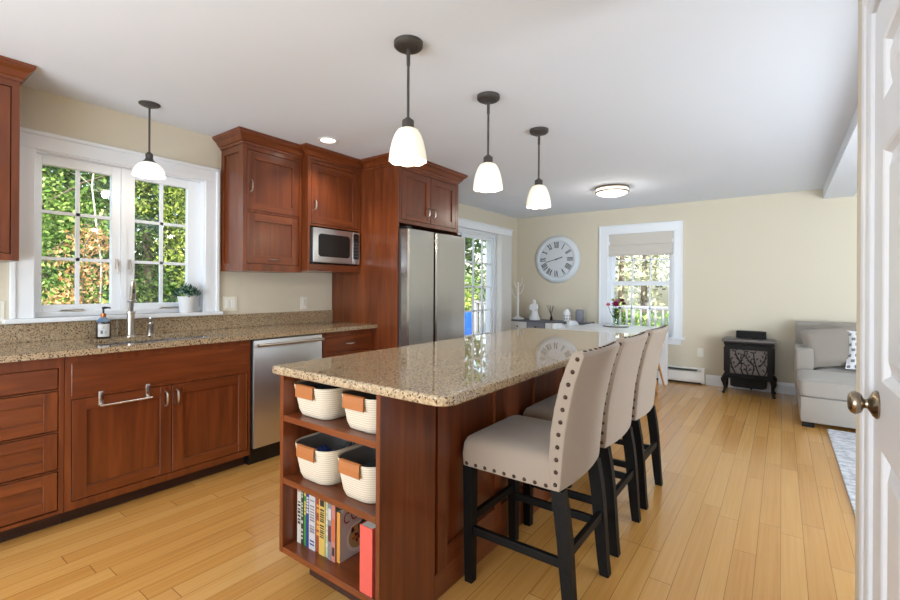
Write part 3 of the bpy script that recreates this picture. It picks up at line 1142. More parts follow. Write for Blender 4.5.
# tap
fx, fy = XW + 0.115, 1.150
c = thing('kitchen_tap', 'brushed nickel pull-out kitchen tap behind the sink', 'tap', (fx, fy, CT))
bm = B()
lathe(bm, [(0.0, CT), (0.030, CT), (0.030, CT + 0.006), (0.0225, CT + 0.012), (0.0225, CT + 0.150), (0.026, CT + 0.153), (0.026, CT + 0.165), (0.016, CT + 0.172), (0.0, CT + 0.172)], (fx, fy, 0), 24)
mesh_obj('tap_body', bm, 'nickel', c, smooth=True)
bm = B()
tube(bm, [(fx, fy, CT + 0.165), (fx + 0.012, fy, CT + 0.22), (fx + 0.02, fy, CT + 0.232)], 0.0135, 16)
lathe(bm, [(0.0, 1.148), (0.022, 1.148), (0.027, 1.154), (0.027, 1.160), (0.020, 1.168), (0.0, 1.168)], (fx + 0.02, fy, 0), 24)
mesh_obj('tap_neck', bm, 'nickel', c, smooth=True)
bm = B()
tube(bm, [(fx + 0.02, fy, 1.165), (fx + 0.030, fy, 1.20), (fx + 0.046, fy - 0.004, 1.25), (fx + 0.060, fy - 0.008, 1.282), (fx + 0.066, fy - 0.009, 1.292)], [0.0175, 0.0185, 0.016, 0.012, 0.005], 16)
mesh_obj('spray_head', bm, 'nickel', c, smooth=True)
bm = B()
tube(bm, [(fx + 0.052, fy - 0.004, 1.235), (fx + 0.057, fy - 0.004, 1.222), (fx + 0.054, fy - 0.003, 1.208)], 0.007, 10)
mesh_obj('spray_button', bm, 'black', c, smooth=True)
bm = B()
c = thing('soap_pump', 'short brushed nickel built-in soap pump beside the tap', 'soap dispenser', (fx, 1.268, CT))
lathe(bm, [(0.0, CT), (0.024, CT), (0.024, CT + 0.004), (0.019, CT + 0.008), (0.019, CT + 0.07), (0.021, CT + 0.073), (0.021, CT + 0.08), (0.0, CT + 0.082)], (fx, 1.268, 0), 20)
mesh_obj('pump_body', bm, 'nickel', c, smooth=True)
bm = B()
lathe(bm, [(0.0, CT + 0.08), (0.009, CT + 0.081), (0.009, CT + 0.10), (0.013, CT + 0.105), (0.013, CT + 0.118), (0.006, CT + 0.126), (0.0, CT + 0.127)], (fx, 1.268, 0), 16)
mesh_obj('pump_cap', bm, 'chrome', c, smooth=True)

# bottle of hand soap
bx, by = XW + 0.10, 1.005
c = thing('soap_bottle', 'dark soap bottle with pale label and copper pump collar', 'soap bottle', (bx, by, CT))
bm = B(); lathe(bm, [(0.0, CT), (0.036, CT), (0.039, CT + 0.004), (0.039, CT + 0.100), (0.037, CT + 0.107), (0.0, CT + 0.108)], (bx, by, 0), 28)
mesh_obj('bottle', bm, 'amber', c, smooth=True)
bm = B(); lathe(bm, [(0.037, CT + 0.107), (0.034, CT + 0.114), (0.022, CT + 0.128), (0.014, CT + 0.134), (0.0, CT + 0.134)], (bx, by, 0), 28)
mesh_obj('shoulder', bm, 'bluegrey', c, smooth=True)
bm = B(); lathe(bm, [(0.0, CT + 0.133), (0.013, CT + 0.133), (0.014, CT + 0.137), (0.014, CT + 0.158), (0.0, CT + 0.16)], (bx, by, 0), 20)
mesh_obj('collar', bm, 'copper', c, smooth=True)
bm = B()
tube(bm, [(bx, by, CT + 0.158), (bx, by, CT + 0.192)], 0.0055, 10)
tube(bm, [(bx - 0.002, by - 0.008, CT + 0.190), (bx, by + 0.005, CT + 0.194), (bx + 0.004, by + 0.030, CT + 0.194), (bx + 0.005, by + 0.036, CT + 0.189)], [0.007, 0.0085, 0.005, 0.004], 10)
mesh_obj('pump', bm, 'black', c, smooth=True)
bm = B()
A0 = math.atan2(-by, -bx) + 0.06
arc = [A0 + rad(k) for k in range(-48, 49, 8)]
rr = 0.0394
for a, b2 in zip(arc[:-1], arc[1:]):
    v = [bm.verts.new((bx + rr * math.cos(t), by + rr * math.sin(t), z)) for t, z in ((a, CT + 0.012), (b2, CT + 0.012), (b2, CT + 0.092), (a, CT + 0.092))]
    bm.faces.new(v)
rr = 0.0398
def lab(a0, a1, z0, z1):
    v = [bm.verts.new((bx + rr * math.cos(A0 + rad(t)), by + rr * math.sin(A0 + rad(t)), CT + z)) for t, z in ((a0, z0), (a1, z0), (a1, z1), (a0, z1))]
    bm.faces.new(v).material_index = 1
for (a0, a1, z0, z1) in ((-6, 4, 0.072, 0.075), (-8, 12, 0.064, 0.066), (-24, -17, 0.030, 0.052), (-14, -8, 0.030, 0.052), (-20, -11, 0.038, 0.044), (8, 22, 0.044, 0.046), (8, 20, 0.038, 0.040), (8, 18, 0.032, 0.034)):
    lab(a0, a1, z0, z1)
mesh_obj('label', bm, ['label', 'ink'], c)

# potted plant on the window stool
rng = random.Random(4)
pxp, pyp = XW + 0.005, 1.545
c = thing('potted_plant', 'small dusty green plant in a white pot on the window ledge', 'plant', (pxp, pyp, 1.06))
bm = B(); lathe(bm, [(0.0, 1.060), (0.043, 1.060), (0.046, 1.066), (0.059, 1.176), (0.060, 1.180), (0.055, 1.180), (0.052, 1.165), (0.0, 1.160)], (pxp, pyp, 0), 28)
mesh_obj('pot', bm, 'white', c, smooth=True)
bm = B()
for k in range(300):
    a = rng.uniform(0, 2 * PI); q = rng.random() ** 0.5
    p = Vector((pxp + 0.085 * q * math.cos(a), pyp + 0.100 * q * math.sin(a), 1.185 + (1 - q * q) * rng.uniform(0.02, 0.075) + rng.uniform(-0.012, 0.025)))
    d = Vector((math.cos(a) * q + rng.uniform(-.4, .4), math.sin(a) * q + rng.uniform(-.4, .4), rng.uniform(0.1, 0.9))).normalized()
    s = d.cross(Vector((0, 0, 1))).normalized() * rng.uniform(0.006, 0.010)
    L = rng.uniform(0.018, 0.034)
    v = [bm.verts.new(x) for x in (p - d * L * 0.3, p + s, p + d * L, p - s)]
    bm.faces.new(v)
mesh_obj('foliage', bm, 'leaf_pot', c)
bm = B()
for k in range(14):
    a = 2 * PI * k / 14
    tube(bm, [(pxp + 0.02 * math.cos(a), pyp + 0.02 * math.sin(a), 1.155), (pxp + 0.05 * math.cos(a), pyp + 0.06 * math.sin(a), 1.205)], 0.0015, 5)
mesh_obj('stem', bm, 'stem', c)

# switch plate and sockets on the window wall
c = thing('switch_plate', 'white double switch plate beside the kitchen window', 'switch', (XW, 1.878, 1.117))
bm = B(); box(bm, XW + 0.0005, XW + 0.006, 1.820, 1.936, 1.060, 1.176, bev=0.002)
mesh_obj('plate', bm, 'outlet', c)
for yy in (1.855, 1.901):
    bm = B(); box(bm, XW + 0.006, XW + 0.010, yy - 0.016, yy + 0.016, 1.085, 1.151, bev=0.0015)
    mesh_obj('rocker', bm, 'plaswhite', c)


def socket(y, z, label):
    c = thing('wall_socket', label, 'socket', (XW, y, z))
    bm = B(); box(bm, XW + 0.0005, XW + 0.006, y - 0.036, y + 0.036, z - 0.058, z + 0.058, bev=0.002)
    mesh_obj('plate', bm, 'outlet', c)
    for dz in (-0.021, 0.021):
        bm = B(); box(bm, XW + 0.006, XW + 0.009, y - 0.016, y + 0.016, z + dz - 0.014, z + dz + 0.014, 0, bev=0.002)
        for dy in (-0.006, 0.006):
            box(bm, XW + 0.009, XW + 0.0093, y + dy - 0.001, y + dy + 0.001, z + dz - 0.003, z + dz + 0.006, 1)
        mesh_obj('receptacle', bm, ['plaswhite', 'black'], c)


socket(2.575, 1.106, 'almond wall socket over the worktop by the tall fridge panel')
socket(0.528, 1.106, 'almond wall socket under the upper cabinet at the photo edge by the window')

# ------------------------------------------------------------------ upper cabinets
CRP = [(0.0, 2.335), (0.010, 2.335), (0.012, 2.352), (0.022, 2.356), (0.040, 2.385), (0.062, 2.402), (0.066, 2.410), (0.070, 2.412), (0.070, 2.4275), (0.0, 2.4275)]


def upper(name, label, y0, y1, depth, z0, body_fn, rail_top=2.345, crown_path=None):
    c = thing(name, label, 'cabinet', (XW, (y0 + y1) / 2, z0))
    return c


# cabinet at the picture's edge
xf = XW + 0.33
c = thing('wall_cabinet', 'cherry upper cabinet before the kitchen window', 'cabinet', (XW, 0.2, 1.385))
bm = B()
box(bm, XWC, xf - 0.021, -0.25, 0.567, 1.385, 2.40)
face_frame(bm, xf, -0.25, 0.567, 1.385, 2.40, [(-0.21, 0.535, 1.42, 2.30)])
mesh_obj('body', bm, CHM, c)
for (a, b2, yh) in ((-0.206, 0.160, 0.12), (0.165, 0.531, 0.205)):
    d = mesh_obj('door', shaker(xf, a, b2, 1.424, 2.296), CHM, c)
    bm = B(); pull(bm, xf, yh, 1.50, 0.085)
    mesh_obj('handle', bm, 'nickel', d, smooth=True)
bm = B(); crown(bm, [(xf, -0.25), (xf, 0.567), (XW + 0.002, 0.567)], [(o * 0.78, z) for o, z in CRP], 1)
mesh_obj('crown_moulding', bm, 'cherry_y', c)

# two-door cabinet right of the window
c = thing('wall_cabinet', 'cherry upper cabinet with a tall door above a lift-up door', 'cabinet', (XW, 2.05, 1.376))
y0, y1, z0 = 1.800, 2.314, 1.376
bm = B()
box(bm, XWC, xf - 0.021, y0 + 0.012, y1, z0, 2.40)
face_frame(bm, xf, y0, y1, z0, 2.40, [(1.830, 2.292, 1.43, 2.302)])
box(bm, xf - 0.02, xf - 0.001, 1.830, 2.292, 1.828, 1.840)
# framed end panel
box(bm, XWC, XW + 0.05, y0, y0 + 0.012, z0, 2.40)
box(bm, xf - 0.07, xf - 0.0201, y0, y0 + 0.012, z0, 2.40)
box(bm, XW + 0.05, xf - 0.07, y0, y0 + 0.012, z0, z0 + 0.06)
box(bm, XW + 0.05, xf - 0.07, y0, y0 + 0.012, 2.285, 2.40)
mesh_obj('body', bm, CHM, c)
d = mesh_obj('door', shaker(xf, 1.834, 2.288, 1.844, 2.298), CHM, c)
bm = B(); pull(bm, xf, 1.862, 2.025, 0.085)
mesh_obj('handle', bm, 'nickel', d, smooth=True)
d = mesh_obj('lift_up_door', shaker(xf, 1.834, 2.288, 1.434, 1.824), CHM, c)
bm = B(); pull(bm, xf, 2.063, 1.468, 0.085, 'y')
mesh_obj('handle', bm, 'nickel', d, smooth=True)
bm = B(); crown(bm, [(XW + 0.002, y0), (xf, y0), (xf, y1)], CRP, 1)
mesh_obj('crown_moulding', bm, 'cherry_y', c)

# microwave cabinet
xm = XW + 0.41
y0, y1, z0 = 2.318, 2.896, 1.392
c = thing('microwave_cabinet', 'cherry upper cabinet with a niche holding the microwave', 'cabinet', (XW, 2.6, z0))
bm = B()
box(bm, XWC, xm - 0.021, y0, y1, 1.775, 2.40)
box(bm, XWC, xm, y0, y0 + 0.02, z0, 1.775)
box(bm, XWC, xm, y1 - 0.02, y1, z0, 1.775)
box(bm, XWC, xm, y0 + 0.02, y1 - 0.02, z0, 1.452, 1)
box(bm, XWC, XW + 0.01, y0 + 0.02, y1 - 0.02, 1.452, 1.775)
face_frame(bm, xm, y0, y1, 1.775, 2.40, [(2.352, 2.872, 1.790, 2.302)])
mesh_obj('body', bm, CHM, c)
d = mesh_obj('door', shaker(xm, 2.356, 2.868, 1.794, 2.298), CHM, c)
bm = B(); pull(bm, xm, 2.384, 1.95, 0.08)
mesh_obj('handle', bm, 'nickel', d, smooth=True)
bm = B(); crown(bm, [(XW + 0.002 + 0.33 + 0.07, y0), (xm, y0), (xm, y1)], CRP, 1)
mesh_obj('crown_moulding', bm, 'cherry_y', c)

# microwave
c = thing('microwave', 'stainless steel microwave in the cabinet niche', 'microwave', (XW + 0.22, 2.61, 1.452))
mz0, mz1, my0, my1 = 1.462, 1.764, 2.346, 2.872
xq = xm + 0.012
bm = B(); box(bm, XW + 0.03, xq - 0.02, my0, my1, mz0, mz1)
mesh_obj('case', bm, 'black', c)
bm = B()
box(bm, xq - 0.019, xq + 0.012, my0 + 0.012, my1 - 0.088, mz0 + 0.004, mz1 - 0.004, bev=0.006)
door = mesh_obj('door', bm, 'steel', c, smooth=True)
bm = B()
prism(bm, rrect(2.408, 2.752, 1.516, 1.712, 0.03), 'x', xq + 0.0115, xq + 0.0150)
mesh_obj('door_window', bm, 'black', door)
bm = B()
box(bm, xq - 0.019, xq + 0.012, my1 - 0.086, my1, mz0 + 0.004, mz1 - 0.004, bev=0.006)
cp = mesh_obj('control_panel', bm, 'steel', c, smooth=True)
bm = B(); prism(bm, rrect(my1 - 0.078, my1 - 0.012, mz0 + 0.05, mz1 - 0.02, 0.012), 'x', xq + 0.0115, xq + 0.0135)
mesh_obj('keypad_panel', bm, 'black', cp)
bm = B(); prism(bm, rrect(my1 - 0.070, my1 - 0.020, mz1 - 0.075, mz1 - 0.035, 0.008), 'x', xq + 0.0135, xq + 0.0145)
mesh_obj('display', bm, 'amber', cp)
bm = B()
for i in range(3):
    for j in range(5):
        yb_, zb_ = my1 - 0.065 + 0.020 * i, mz1 - 0.105 - 0.030 * j
        box(bm, xq + 0.0133, xq + 0.0145, yb_ - 0.006, yb_ + 0.006, zb_ - 0.008, zb_ + 0.008)
mesh_obj('keypad_buttons', bm, 'steel_dull', cp)
for (a, b2) in ((my0 + 0.05, my0 + 0.08), (my1 - 0.08, my1 - 0.05)):
    for xx in (XW + 0.08, xm - 0.10):
        bm = B(); box(bm, xx, xx + 0.04, a, b2, 1.4525, 1.4625)
        mesh_obj('foot', bm, 'black', c)

# fridge surround
XP = -2.711
c = thing('fridge_surround', 'tall cherry panel and cabinet surround around the fridge', 'cabinet', (XW, 3.35, 0))
bm = B(); box(bm, XWC, XP, 2.900, 2.920, 0, 2.40, bev=0.001, seg=1)
mesh_obj('side_panel', bm, 'cherry', c)
bm = B(); box(bm, XWC, XP, 3.796, 3.816, 0, 2.40, bev=0.001, seg=1)
mesh_obj('side_panel', bm, 'cherry', c)
bm = B()
box(bm, XWC, XP - 0.021, 2.921, 3.795, 1.828, 2.40)
face_frame(bm, XP, 2.921, 3.795, 1.828, 2.40, [(2.948, 3.772, 1.862, 2.310)])
mesh_obj('bridge_cabinet', bm, CHM, c)
for (a, b2, yh) in ((2.952, 3.357, 3.315), (3.363, 3.768, 3.405)):
    d = mesh_obj('door', shaker(XP, a, b2, 1.866, 2.306), CHM, c)
    bm = B(); pull(bm, XP, yh, 1.965, 0.08)
    mesh_obj('handle', bm, 'nickel', d, smooth=True)
bm = B(); crown(bm, [(xm + 0.072, 2.900), (XP, 2.900), (XP, 3.816), (XW + 0.002, 3.816)], CRP, 1)
mesh_obj('crown_moulding', bm, 'cherry_y', c)

# fridge
c = thing('fridge', 'stainless steel side-by-side fridge with two tall doors', 'fridge', (XW + 0.5, 3.36, 0))
fy0, fy1, fs = 2.924, 3.792, 3.300
bm = B(); box(bm, XW + 0.04, -2.69, fy0, fy1, 0.03, 1.775)
for zz in (0.0,):
    for yy in (fy0 + 0.06, fy1 - 0.06):
        for xx in (XW + 0.12, -2.76):
            box(bm, xx - 0.03, xx + 0.03, yy - 0.03, yy + 0.03, 0.0, 0.03)
mesh_obj('cabinet', bm, 'steel_dull', c)
for (a, b2) in ((fy0, fs - 0.014), (fs + 0.014, fy1)):
    bm = B()
    prism(bm, [(-2.688, a), (-2.688, b2), (-2.616, b2), (-2.604, b2 - 0.012), (-2.600, (a + b2) / 2), (-2.604, a + 0.012), (-2.616, a)], 'z', 0.06, 1.768)
    mesh_obj('door', bm, 'steel_v', c)
bm = B(); box(bm, -2.687, -2.668, fs - 0.014, fs + 0.014, 0.06, 1.765)
mesh_obj('handle_recess', bm, 'black', c)
for yy in (fy0 + 0.05, fy1 - 0.05):
    bm = B(); box(bm, -2.76, -2.640, yy - 0.035, yy + 0.035, 1.7755, 1.796, bev=0.006)
    mesh_obj('hinge_cover', bm, 'black', c)
bm = B(); box(bm, -2.76, -2.67, fy0 + 0.01, fy1 - 0.01, 0.0301, 0.058)
mesh_obj('kick_grille', bm, 'black', c)

# ------------------------------------------------------------------ island
IX0, IX1, IY0, IY1 = -1.742, -0.814, 1.087, 3.50
bm = B()
o1 = rrect(IX0, IX1, IY0, IY1, [0.015, 0.055, 0.05, 0.015], 7)
def inset(i):
    return rrect(IX0 + i, IX1 - i, IY0 + i, IY1 - i, [0.015, 0.055, 0.05, 0.015], 7)
loft(bm, [[(x, y, 0.886) for x, y in inset(0.006)], [(x, y, 0.890) for x, y in inset(0.001)], [(x, y, 0.896) for x, y in o1], [(x, y, 0.911) for x, y in o1], [(x, y, 0.917) for x, y in inset(0.002)], [(x, y, CT) for x, y in inset(0.007)]])
single('island_worktop', bm, 'granite', 'large polished speckled stone top on the kitchen island', 'worktop', (-1.28, 2.1, 0.886))

isl = thing('kitchen_island', 'cherry kitchen island with open end shelves and panelled side', 'island', (-1.41, 2.1, 0))
bx0, bx1, byn, byf = -1.702, -1.110, 1.105, 3.47
bm = B()
box(bm, bx1 - 0.02, bx1, byn, 1.414, 0, 0.8855, bev=0.001, seg=1)
mesh_obj('end_panel', bm, 'cherry', isl)
bm = B(); box(bm, bx0, bx0 + 0.022, byn, 1.414, 0.140, 0.8855, bev=0.001, seg=1)
mesh_obj('end_panel', bm, 'cherry', isl)
bm = B(); box(bm, bx0 + 0.022, bx1 - 0.02, 1.392, 1.414, 0.140, 0.8855)
mesh_obj('back_panel', bm, 'cherry', isl)
for (p, q) in ((0.140, 0.165), (0.431, 0.456), (0.692, 0.717)):
    bm = B(); box(bm, bx0 + 0.022, bx1 - 0.02, byn + 0.001, 1.392, p, q, bev=0.0015, seg=1)
    mesh_obj('shelf', bm, 'cherry_x', isl)
bm = B(); box(bm, bx0 + 0.048, bx1 - 0.02, 1.222, 1.414, 0, 0.140); box(bm, bx0 + 0.048, bx1 - 0.02, 1.414, byf - 0.005, 0, 0.10)
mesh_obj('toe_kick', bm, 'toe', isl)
bm = B(); box(bm, bx0 + 0.02, bx1 - 0.032, 1.414, byf - 0.02, 0.10, 0.8855)
mesh_obj('carcass', bm, 'cherry', isl)
# panelled stool side
bm = B()
px = bx1 - 0.016
box(bm, bx1 - 0.032, px, 1.414, byf, 0.0, 0.8855, 0)
ys = [(1.434, 1.500), (1.880, 1.945), (2.310, 2.375), (2.745, 2.81), (3.175, 3.24), (3.405, byf)]
for (a, b2) in ys:
    box(bm, px, bx1, a, b2, 0.10, 0.8855, 0, bev=0.0015, seg=1)
for (a, b2) in zip(ys[:-1], ys[1:]):
    box(bm, px, bx1 - 0.001, a[1], b2[0], 0.10, 0.185, 1, bev=0.0015, seg=1)
    box(bm, px, bx1 - 0.001, a[1], b2[0], 0.82, 0.8855, 1, bev=0.0015, seg=1)
box(bm, px, bx1, 1.414, byf, 0.0, 0.10, 1, bev=0.002, seg=1)
mesh_obj('side_panelling', bm, CHM, isl)
bm = B(); box(bm, bx0, bx1 - 0.032, byf - 0.0199, byf, 0.10, 0.8855)
mesh_obj('far_panel', bm, 'cherry', isl)
# cook's-side doors
k = 0
for (a, b2) in ((1.43, 1.93), (1.94, 2.44), (2.45, 2.95), (2.96, 3.45)):
    bm = B()
    box(bm, bx0, bx0 + 0.019, a, b2, 0.115, 0.880, 0, bev=0.0015, seg=1)
    d = mesh_obj('door', bm, CHM, isl)
    bm = B(); pull(bm, 0, (b2 - 0.04) if k % 2 == 0 else (a + 0.04), 0.78, 0.085)
    for v in bm.verts:
        v.co.x = bx0 - v.co.x
    bmesh.ops.reverse_faces(bm, faces=bm.faces)
    mesh_obj('handle', bm, 'nickel', d, smooth=True)
    k += 1

# baskets on the shelves


def basket(name, label, cx, cy, z, w, d, h, parentless=None):
    c = thing(name, label, 'basket', (cx, cy, z), 'rope storage baskets in the island shelves')
    bm = B()

    def ring(s, r, zz, inn=0.0):
        return [(x, y, zz) for x, y in rrect(cx - w / 2 * s + inn, cx + w / 2 * s - inn, cy - d / 2 * s + inn, cy + d / 2 * s - inn, r, 6)]
    loft(bm, [ring(0.70, 0.05, z + 0.001), ring(0.80, 0.06, z + 0.008), ring(0.87, 0.065, z + 0.03), ring(0.94, 0.07, z + 0.08), ring(0.985, 0.07, z + h - 0.02), ring(1.0, 0.07, z + h - 0.004), ring(0.995, 0.068, z + h), ring(0.985, 0.064, z + h - 0.004, 0.004), ring(0.95, 0.06, z + h - 0.05, 0.004)], cap=False)
    mesh_obj('rope_shell', bm, 'rope', c, smooth=True)
    bm = B()
    rv = loft(bm, [ring(0.985, 0.064, z + h - 0.006, 0.0045), ring(0.93, 0.06, z + 0.08, 0.005), ring(0.86, 0.055, z + 0.03, 0.005), ring(0.78, 0.05, z + 0.012, 0.005)], cap=False)
    bm.faces.new(rv[-1])
    bmesh.ops.reverse_faces(bm, faces=bm.faces)
    mesh_obj('lining', bm, 'liner', c, smooth=True)
    for s in (-1, 1):
        bm = B()
        yo = cy + s * d / 2
        prof = [(0.010, h - 0.010), (0.006, h + 0.004), (-0.001, h + 0.006), (-0.0085, h + 0.002), (-0.0105, h - 0.02), (-0.0095, h - 0.045), (-0.004, h - 0.048), (-0.006, h - 0.02), (-0.0035, h + 0.000), (0.004, h - 0.002), (0.0065, h - 0.012)]
        prism(bm, [(yo + (-s) * p, z + q) for p, q in prof], 'x', cx - 0.055, cx + 0.055)
        mesh_obj('leather_handle', bm, 'leather', c)
    return c


def crumple(name, mat, label, cat, cx, cy, z, w, d, h, seed, n=12):
    rng = random.Random(seed)
    bm = B()
    top, bot = [], []
    for i in range(n + 1):
        row = []
        for j in range(n + 1):
            u, v = i / n - 0.5, j / n - 0.5
            e = max(abs(u), abs(v)) * 2
            zz = h * (1 - e ** 3) + rng.uniform(-1, 1) * h * 0.16 * (1 - e * 0.6)
            row.append(bm.verts.new((cx + u * w, cy + v * d, z + max(0.002, zz))))
        top.append(row)
    for i in range(n):
        for j in range(n):
            bm.faces.new((top[i][j], top[i + 1][j], top[i + 1][j + 1], top[i][j + 1]))
    b = [bm.verts.new((cx + su * w / 2, cy + sv * d / 2, z)) for su, sv in ((-1, -1), (1, -1), (1, 1), (-1, 1))]
    bm.faces.new(list(reversed(b)))
    return single(name, bm, mat, label, cat, (cx, cy, z), smooth=True)


BW, BD = 0.232, 0.255
basket('basket', 'white rope basket full of black cloth on the upper shelf, at the dishwasher side', -1.545, 1.245, 0.717, 0.25, BD, 0.134)
basket('basket', 'white rope basket on the upper shelf against the stool-side panel', -1.254, 1.245, 0.717, BW, BD, 0.136)
basket('basket', 'white rope basket with blue cloth on the middle shelf', -1.535, 1.245, 0.456, 0.25, BD, 0.152)
basket('basket', 'white rope basket with dark cloth on the middle shelf against the stool-side panel', -1.274, 1.245, 0.456, BW, BD, 0.152)
crumple('folded_cloth', 'blackcloth', 'black knitted cloth filling a basket on the upper shelf', 'cloth', -1.545, 1.245, 0.768, 0.19, 0.19, 0.076, 3)
crumple('folded_cloth', 'blackcloth', 'black cloth low in the upper basket by the stool-side panel', 'cloth', -1.254, 1.245, 0.765, 0.165, 0.18, 0.055, 5)
crumple('folded_cloth', 'bluecloth', 'blue patterned cloth in a middle shelf basket', 'cloth', -1.56, 1.215, 0.500, 0.10, 0.12, 0.075, 7)
crumple('folded_cloth', 'greycloth', 'dark grey cloth beside the blue cloth in its basket', 'cloth', -1.49, 1.30, 0.500, 0.08, 0.08, 0.085, 8)
crumple('folded_cloth', 'greycloth', 'dark grey cloth in the middle shelf basket by the stool side', 'cloth', -1.270, 1.25, 0.500, 0.15, 0.17, 0.07, 9)

# books on the bottom shelf


def book(name, label, x0, x1, y0, depth, h, spine, cover, bands=(), cover_fn=None, z=0.165, cat='book'):
    c = thing(name, label, cat, ((x0 + x1) / 2, y0 + depth / 2, z), 'books on the bottom island shelf')
    bm = B()
    t = 0.0022
    x0 += 0.0004; x1 -= 0.0004
    box(bm, x0, x0 + t, y0 + t, y0 + depth, z + 0.0003, z + h)
    box(bm, x1 - t, x1, y0 + t, y0 + depth, z + 0.0003, z + h)
    mesh_obj('cover', bm, cover, c)
    bm = B(); box(bm, x0, x1, y0, y0 + t, z + 0.0003, z + h, 0)
    mats = [spine]
    for (a, b2, mt) in bands:
        if mt not in mats:
            mats.append(mt)
        w = (x1 - x0) * 0.30
        box(bm, x0 + (0 if b2 - a > 0.1 and False else w * 0.5), x1 - w * 0.5, y0 - 0.0004, y0, z + h * a, z + h * b2, mats.index(mt))
    mesh_obj('spine', bm, mats, c)
    bm = B(); box(bm, x0 + t, x1 - t, y0 + t, y0 + depth - 0.004, z + 0.003, z + h - 0.003)
    mesh_obj('pages', bm, 'paper', c)
    return c


def letters(seed, a, b, mt, n=9):
    r = random.Random(seed)
    out = []
    s = (b - a) / n
    for k in range(n):
        if r.random() < 0.85:
            out.append((a + s * k, a + s * (k + 0.4 + 0.4 * r.random()), mt))
    return out


YS = 1.165
BK = [  # label, x width, height, spine, cover, bands, y offset
    ('white book with a dark pictured spine standing at the end of the row', 0.027, 0.238, 'b_white', 'b_white', letters(1, .34, .78, 'b_dark', 7) + letters(2, .82, .96, 'b_red', 3), 0.0),
    ('thin dark multi-coloured book beside the white book', 0.016, 0.236, 'b_dark', 'b_dark', letters(3, .5, .95, 'b_mint', 8) + letters(4, .1, .45, 'b_white', 5), 0.0),
    ('bright green paperback next to the navy book', 0.018, 0.236, 'b_green', 'b_green', letters(5, .55, .95, 'b_yellow', 6), 0.002),
    ('navy blue book between the green and the pale book', 0.020, 0.238, 'b_blue', 'b_blue', letters(6, .6, .9, 'b_pale', 6), 0.0),
    ('thick pale grey book with small dark lettering', 0.042, 0.236, 'b_pale', 'b_pale', letters(7, .08, .2, 'b_blue', 2) + letters(8, .3, .9, 'b_grey', 12), 0.0),
    ('rust-brown book beside the yellow cookbook', 0.024, 0.232, 'b_rust', 'b_rust', letters(9, .3, .9, 'b_amber', 6), 0.004),
    ('yellow cookbook with dark top on its spine', 0.038, 0.236, 'b_yellow', 'b_yellow', [(.84, .97, 'b_dark')] + letters(10, .3, .8, 'b_dark', 13), 0.0),
    ('thin pale green book after the yellow cookbook', 0.017, 0.224, 'b_mint', 'b_mint', letters(11, .2, .9, 'b_white', 7), 0.003),
    ('grey book with a maroon panel on its spine', 0.024, 0.226, 'b_grey', 'b_grey', [(.32, .6, 'b_maroon'), (.7, .9, 'b_pale')], 0.0),
    ('tall orange and rose book with sage-green cover', 0.022, 0.226, 'b_rose', 'b_sage', [(.35, .75, 'b_orange'), (.1, .25, 'b_dark')], 0.0),
    ]
x = -1.664
for (lb, w, h, sp, cv, bands, dy) in BK:
    book('book', lb, x, x + w, YS + dy, 0.20, h, sp, cv, bands)
    x += w
ck = book('cookbook', 'pale cookbook with a pasta dish on its cover', x, x + 0.020, YS + 0.008, 0.195, 0.198, 'b_amber', 'b_cover', [])
cxr = x + 0.020
bm = B()
xa = cxr - 0.0003


def cov(y, z, pts, mi):
    v = [bm.verts.new((xa + 0.0004 + 0.0002 * mi, YS + 0.008 + y + a, 0.165 + z + b)) for a, b in pts]
    bm.faces.new(v).material_index = mi


def disc(y, z, r, mi, n=20, sq=1.0):
    cov(y, z, [(r * math.cos(2 * PI * k / n), r * sq * math.sin(2 * PI * k / n)) for k in range(n)], mi)


disc(0.092, 0.072, 0.060, 0)
disc(0.092, 0.074, 0.048, 1)
rr = random.Random(2)
for k in range(26):
    a, q = rr.uniform(0, 2 * PI), rr.uniform(0, 0.044)
    disc(0.092 + q * math.cos(a), 0.074 + q * math.sin(a), rr.uniform(0.004, 0.010), 2 + (k % 2), 7)
cov(0.118, 0.095, [(-0.02, -0.02), (0.045, -0.03), (0.05, 0.035), (0.01, 0.04), (-0.025, 0.02)], 4)
# red hand-lettered title COOK
def stroke(y0, z0, y1, z1, w=0.0055):
    d = Vector((y1 - y0, z1 - z0)); n = Vector((-d.y, d.x)).normalized() * w / 2
    cov(0, 0, [(y0 - n.x, z0 - n.y), (y1 - n.x, z1 - n.y), (y1 + n.x, z1 + n.y), (y0 + n.x, z0 + n.y)], 5)
def arc_l(cy, cz, r, a0, a1, n=8):
    for k in range(n):
        a, b2 = rad(a0 + (a1 - a0) * k / n), rad(a0 + (a1 - a0) * (k + 1) / n)
        stroke(cy + r * 0.8 * math.cos(a), cz + r * math.sin(a), cy + r * 0.8 * math.cos(b2), cz + r * math.sin(b2))
arc_l(0.036, 0.166, 0.020, 50, 310)
arc_l(0.074, 0.168, 0.020, 0, 360, 12)
arc_l(0.112, 0.170, 0.020, 0, 360, 12)
stroke(0.138, 0.152, 0.138, 0.190); stroke(0.138, 0.170, 0.158, 0.191); stroke(0.138, 0.170, 0.160, 0.152)
mesh_obj('cover_picture', bm, ['b_plate', 'b_pasta', 'b_maroon', 'b_amber', 'b_herb', 'b_red'], ck)
book('book', 'coral red hardback standing at the shelf end by the panel', -1.214, -1.150, 1.110, 0.21, 0.240, 'b_coral', 'b_coral', [])

# ------------------------------------------------------------------ counter stools
SY = 1.805
stool = thing('counter_stool', 'beige nailhead counter stool at the open-shelf end of the island', 'stool', (-0.87, SY, 0), 'nailhead counter stools along the island')


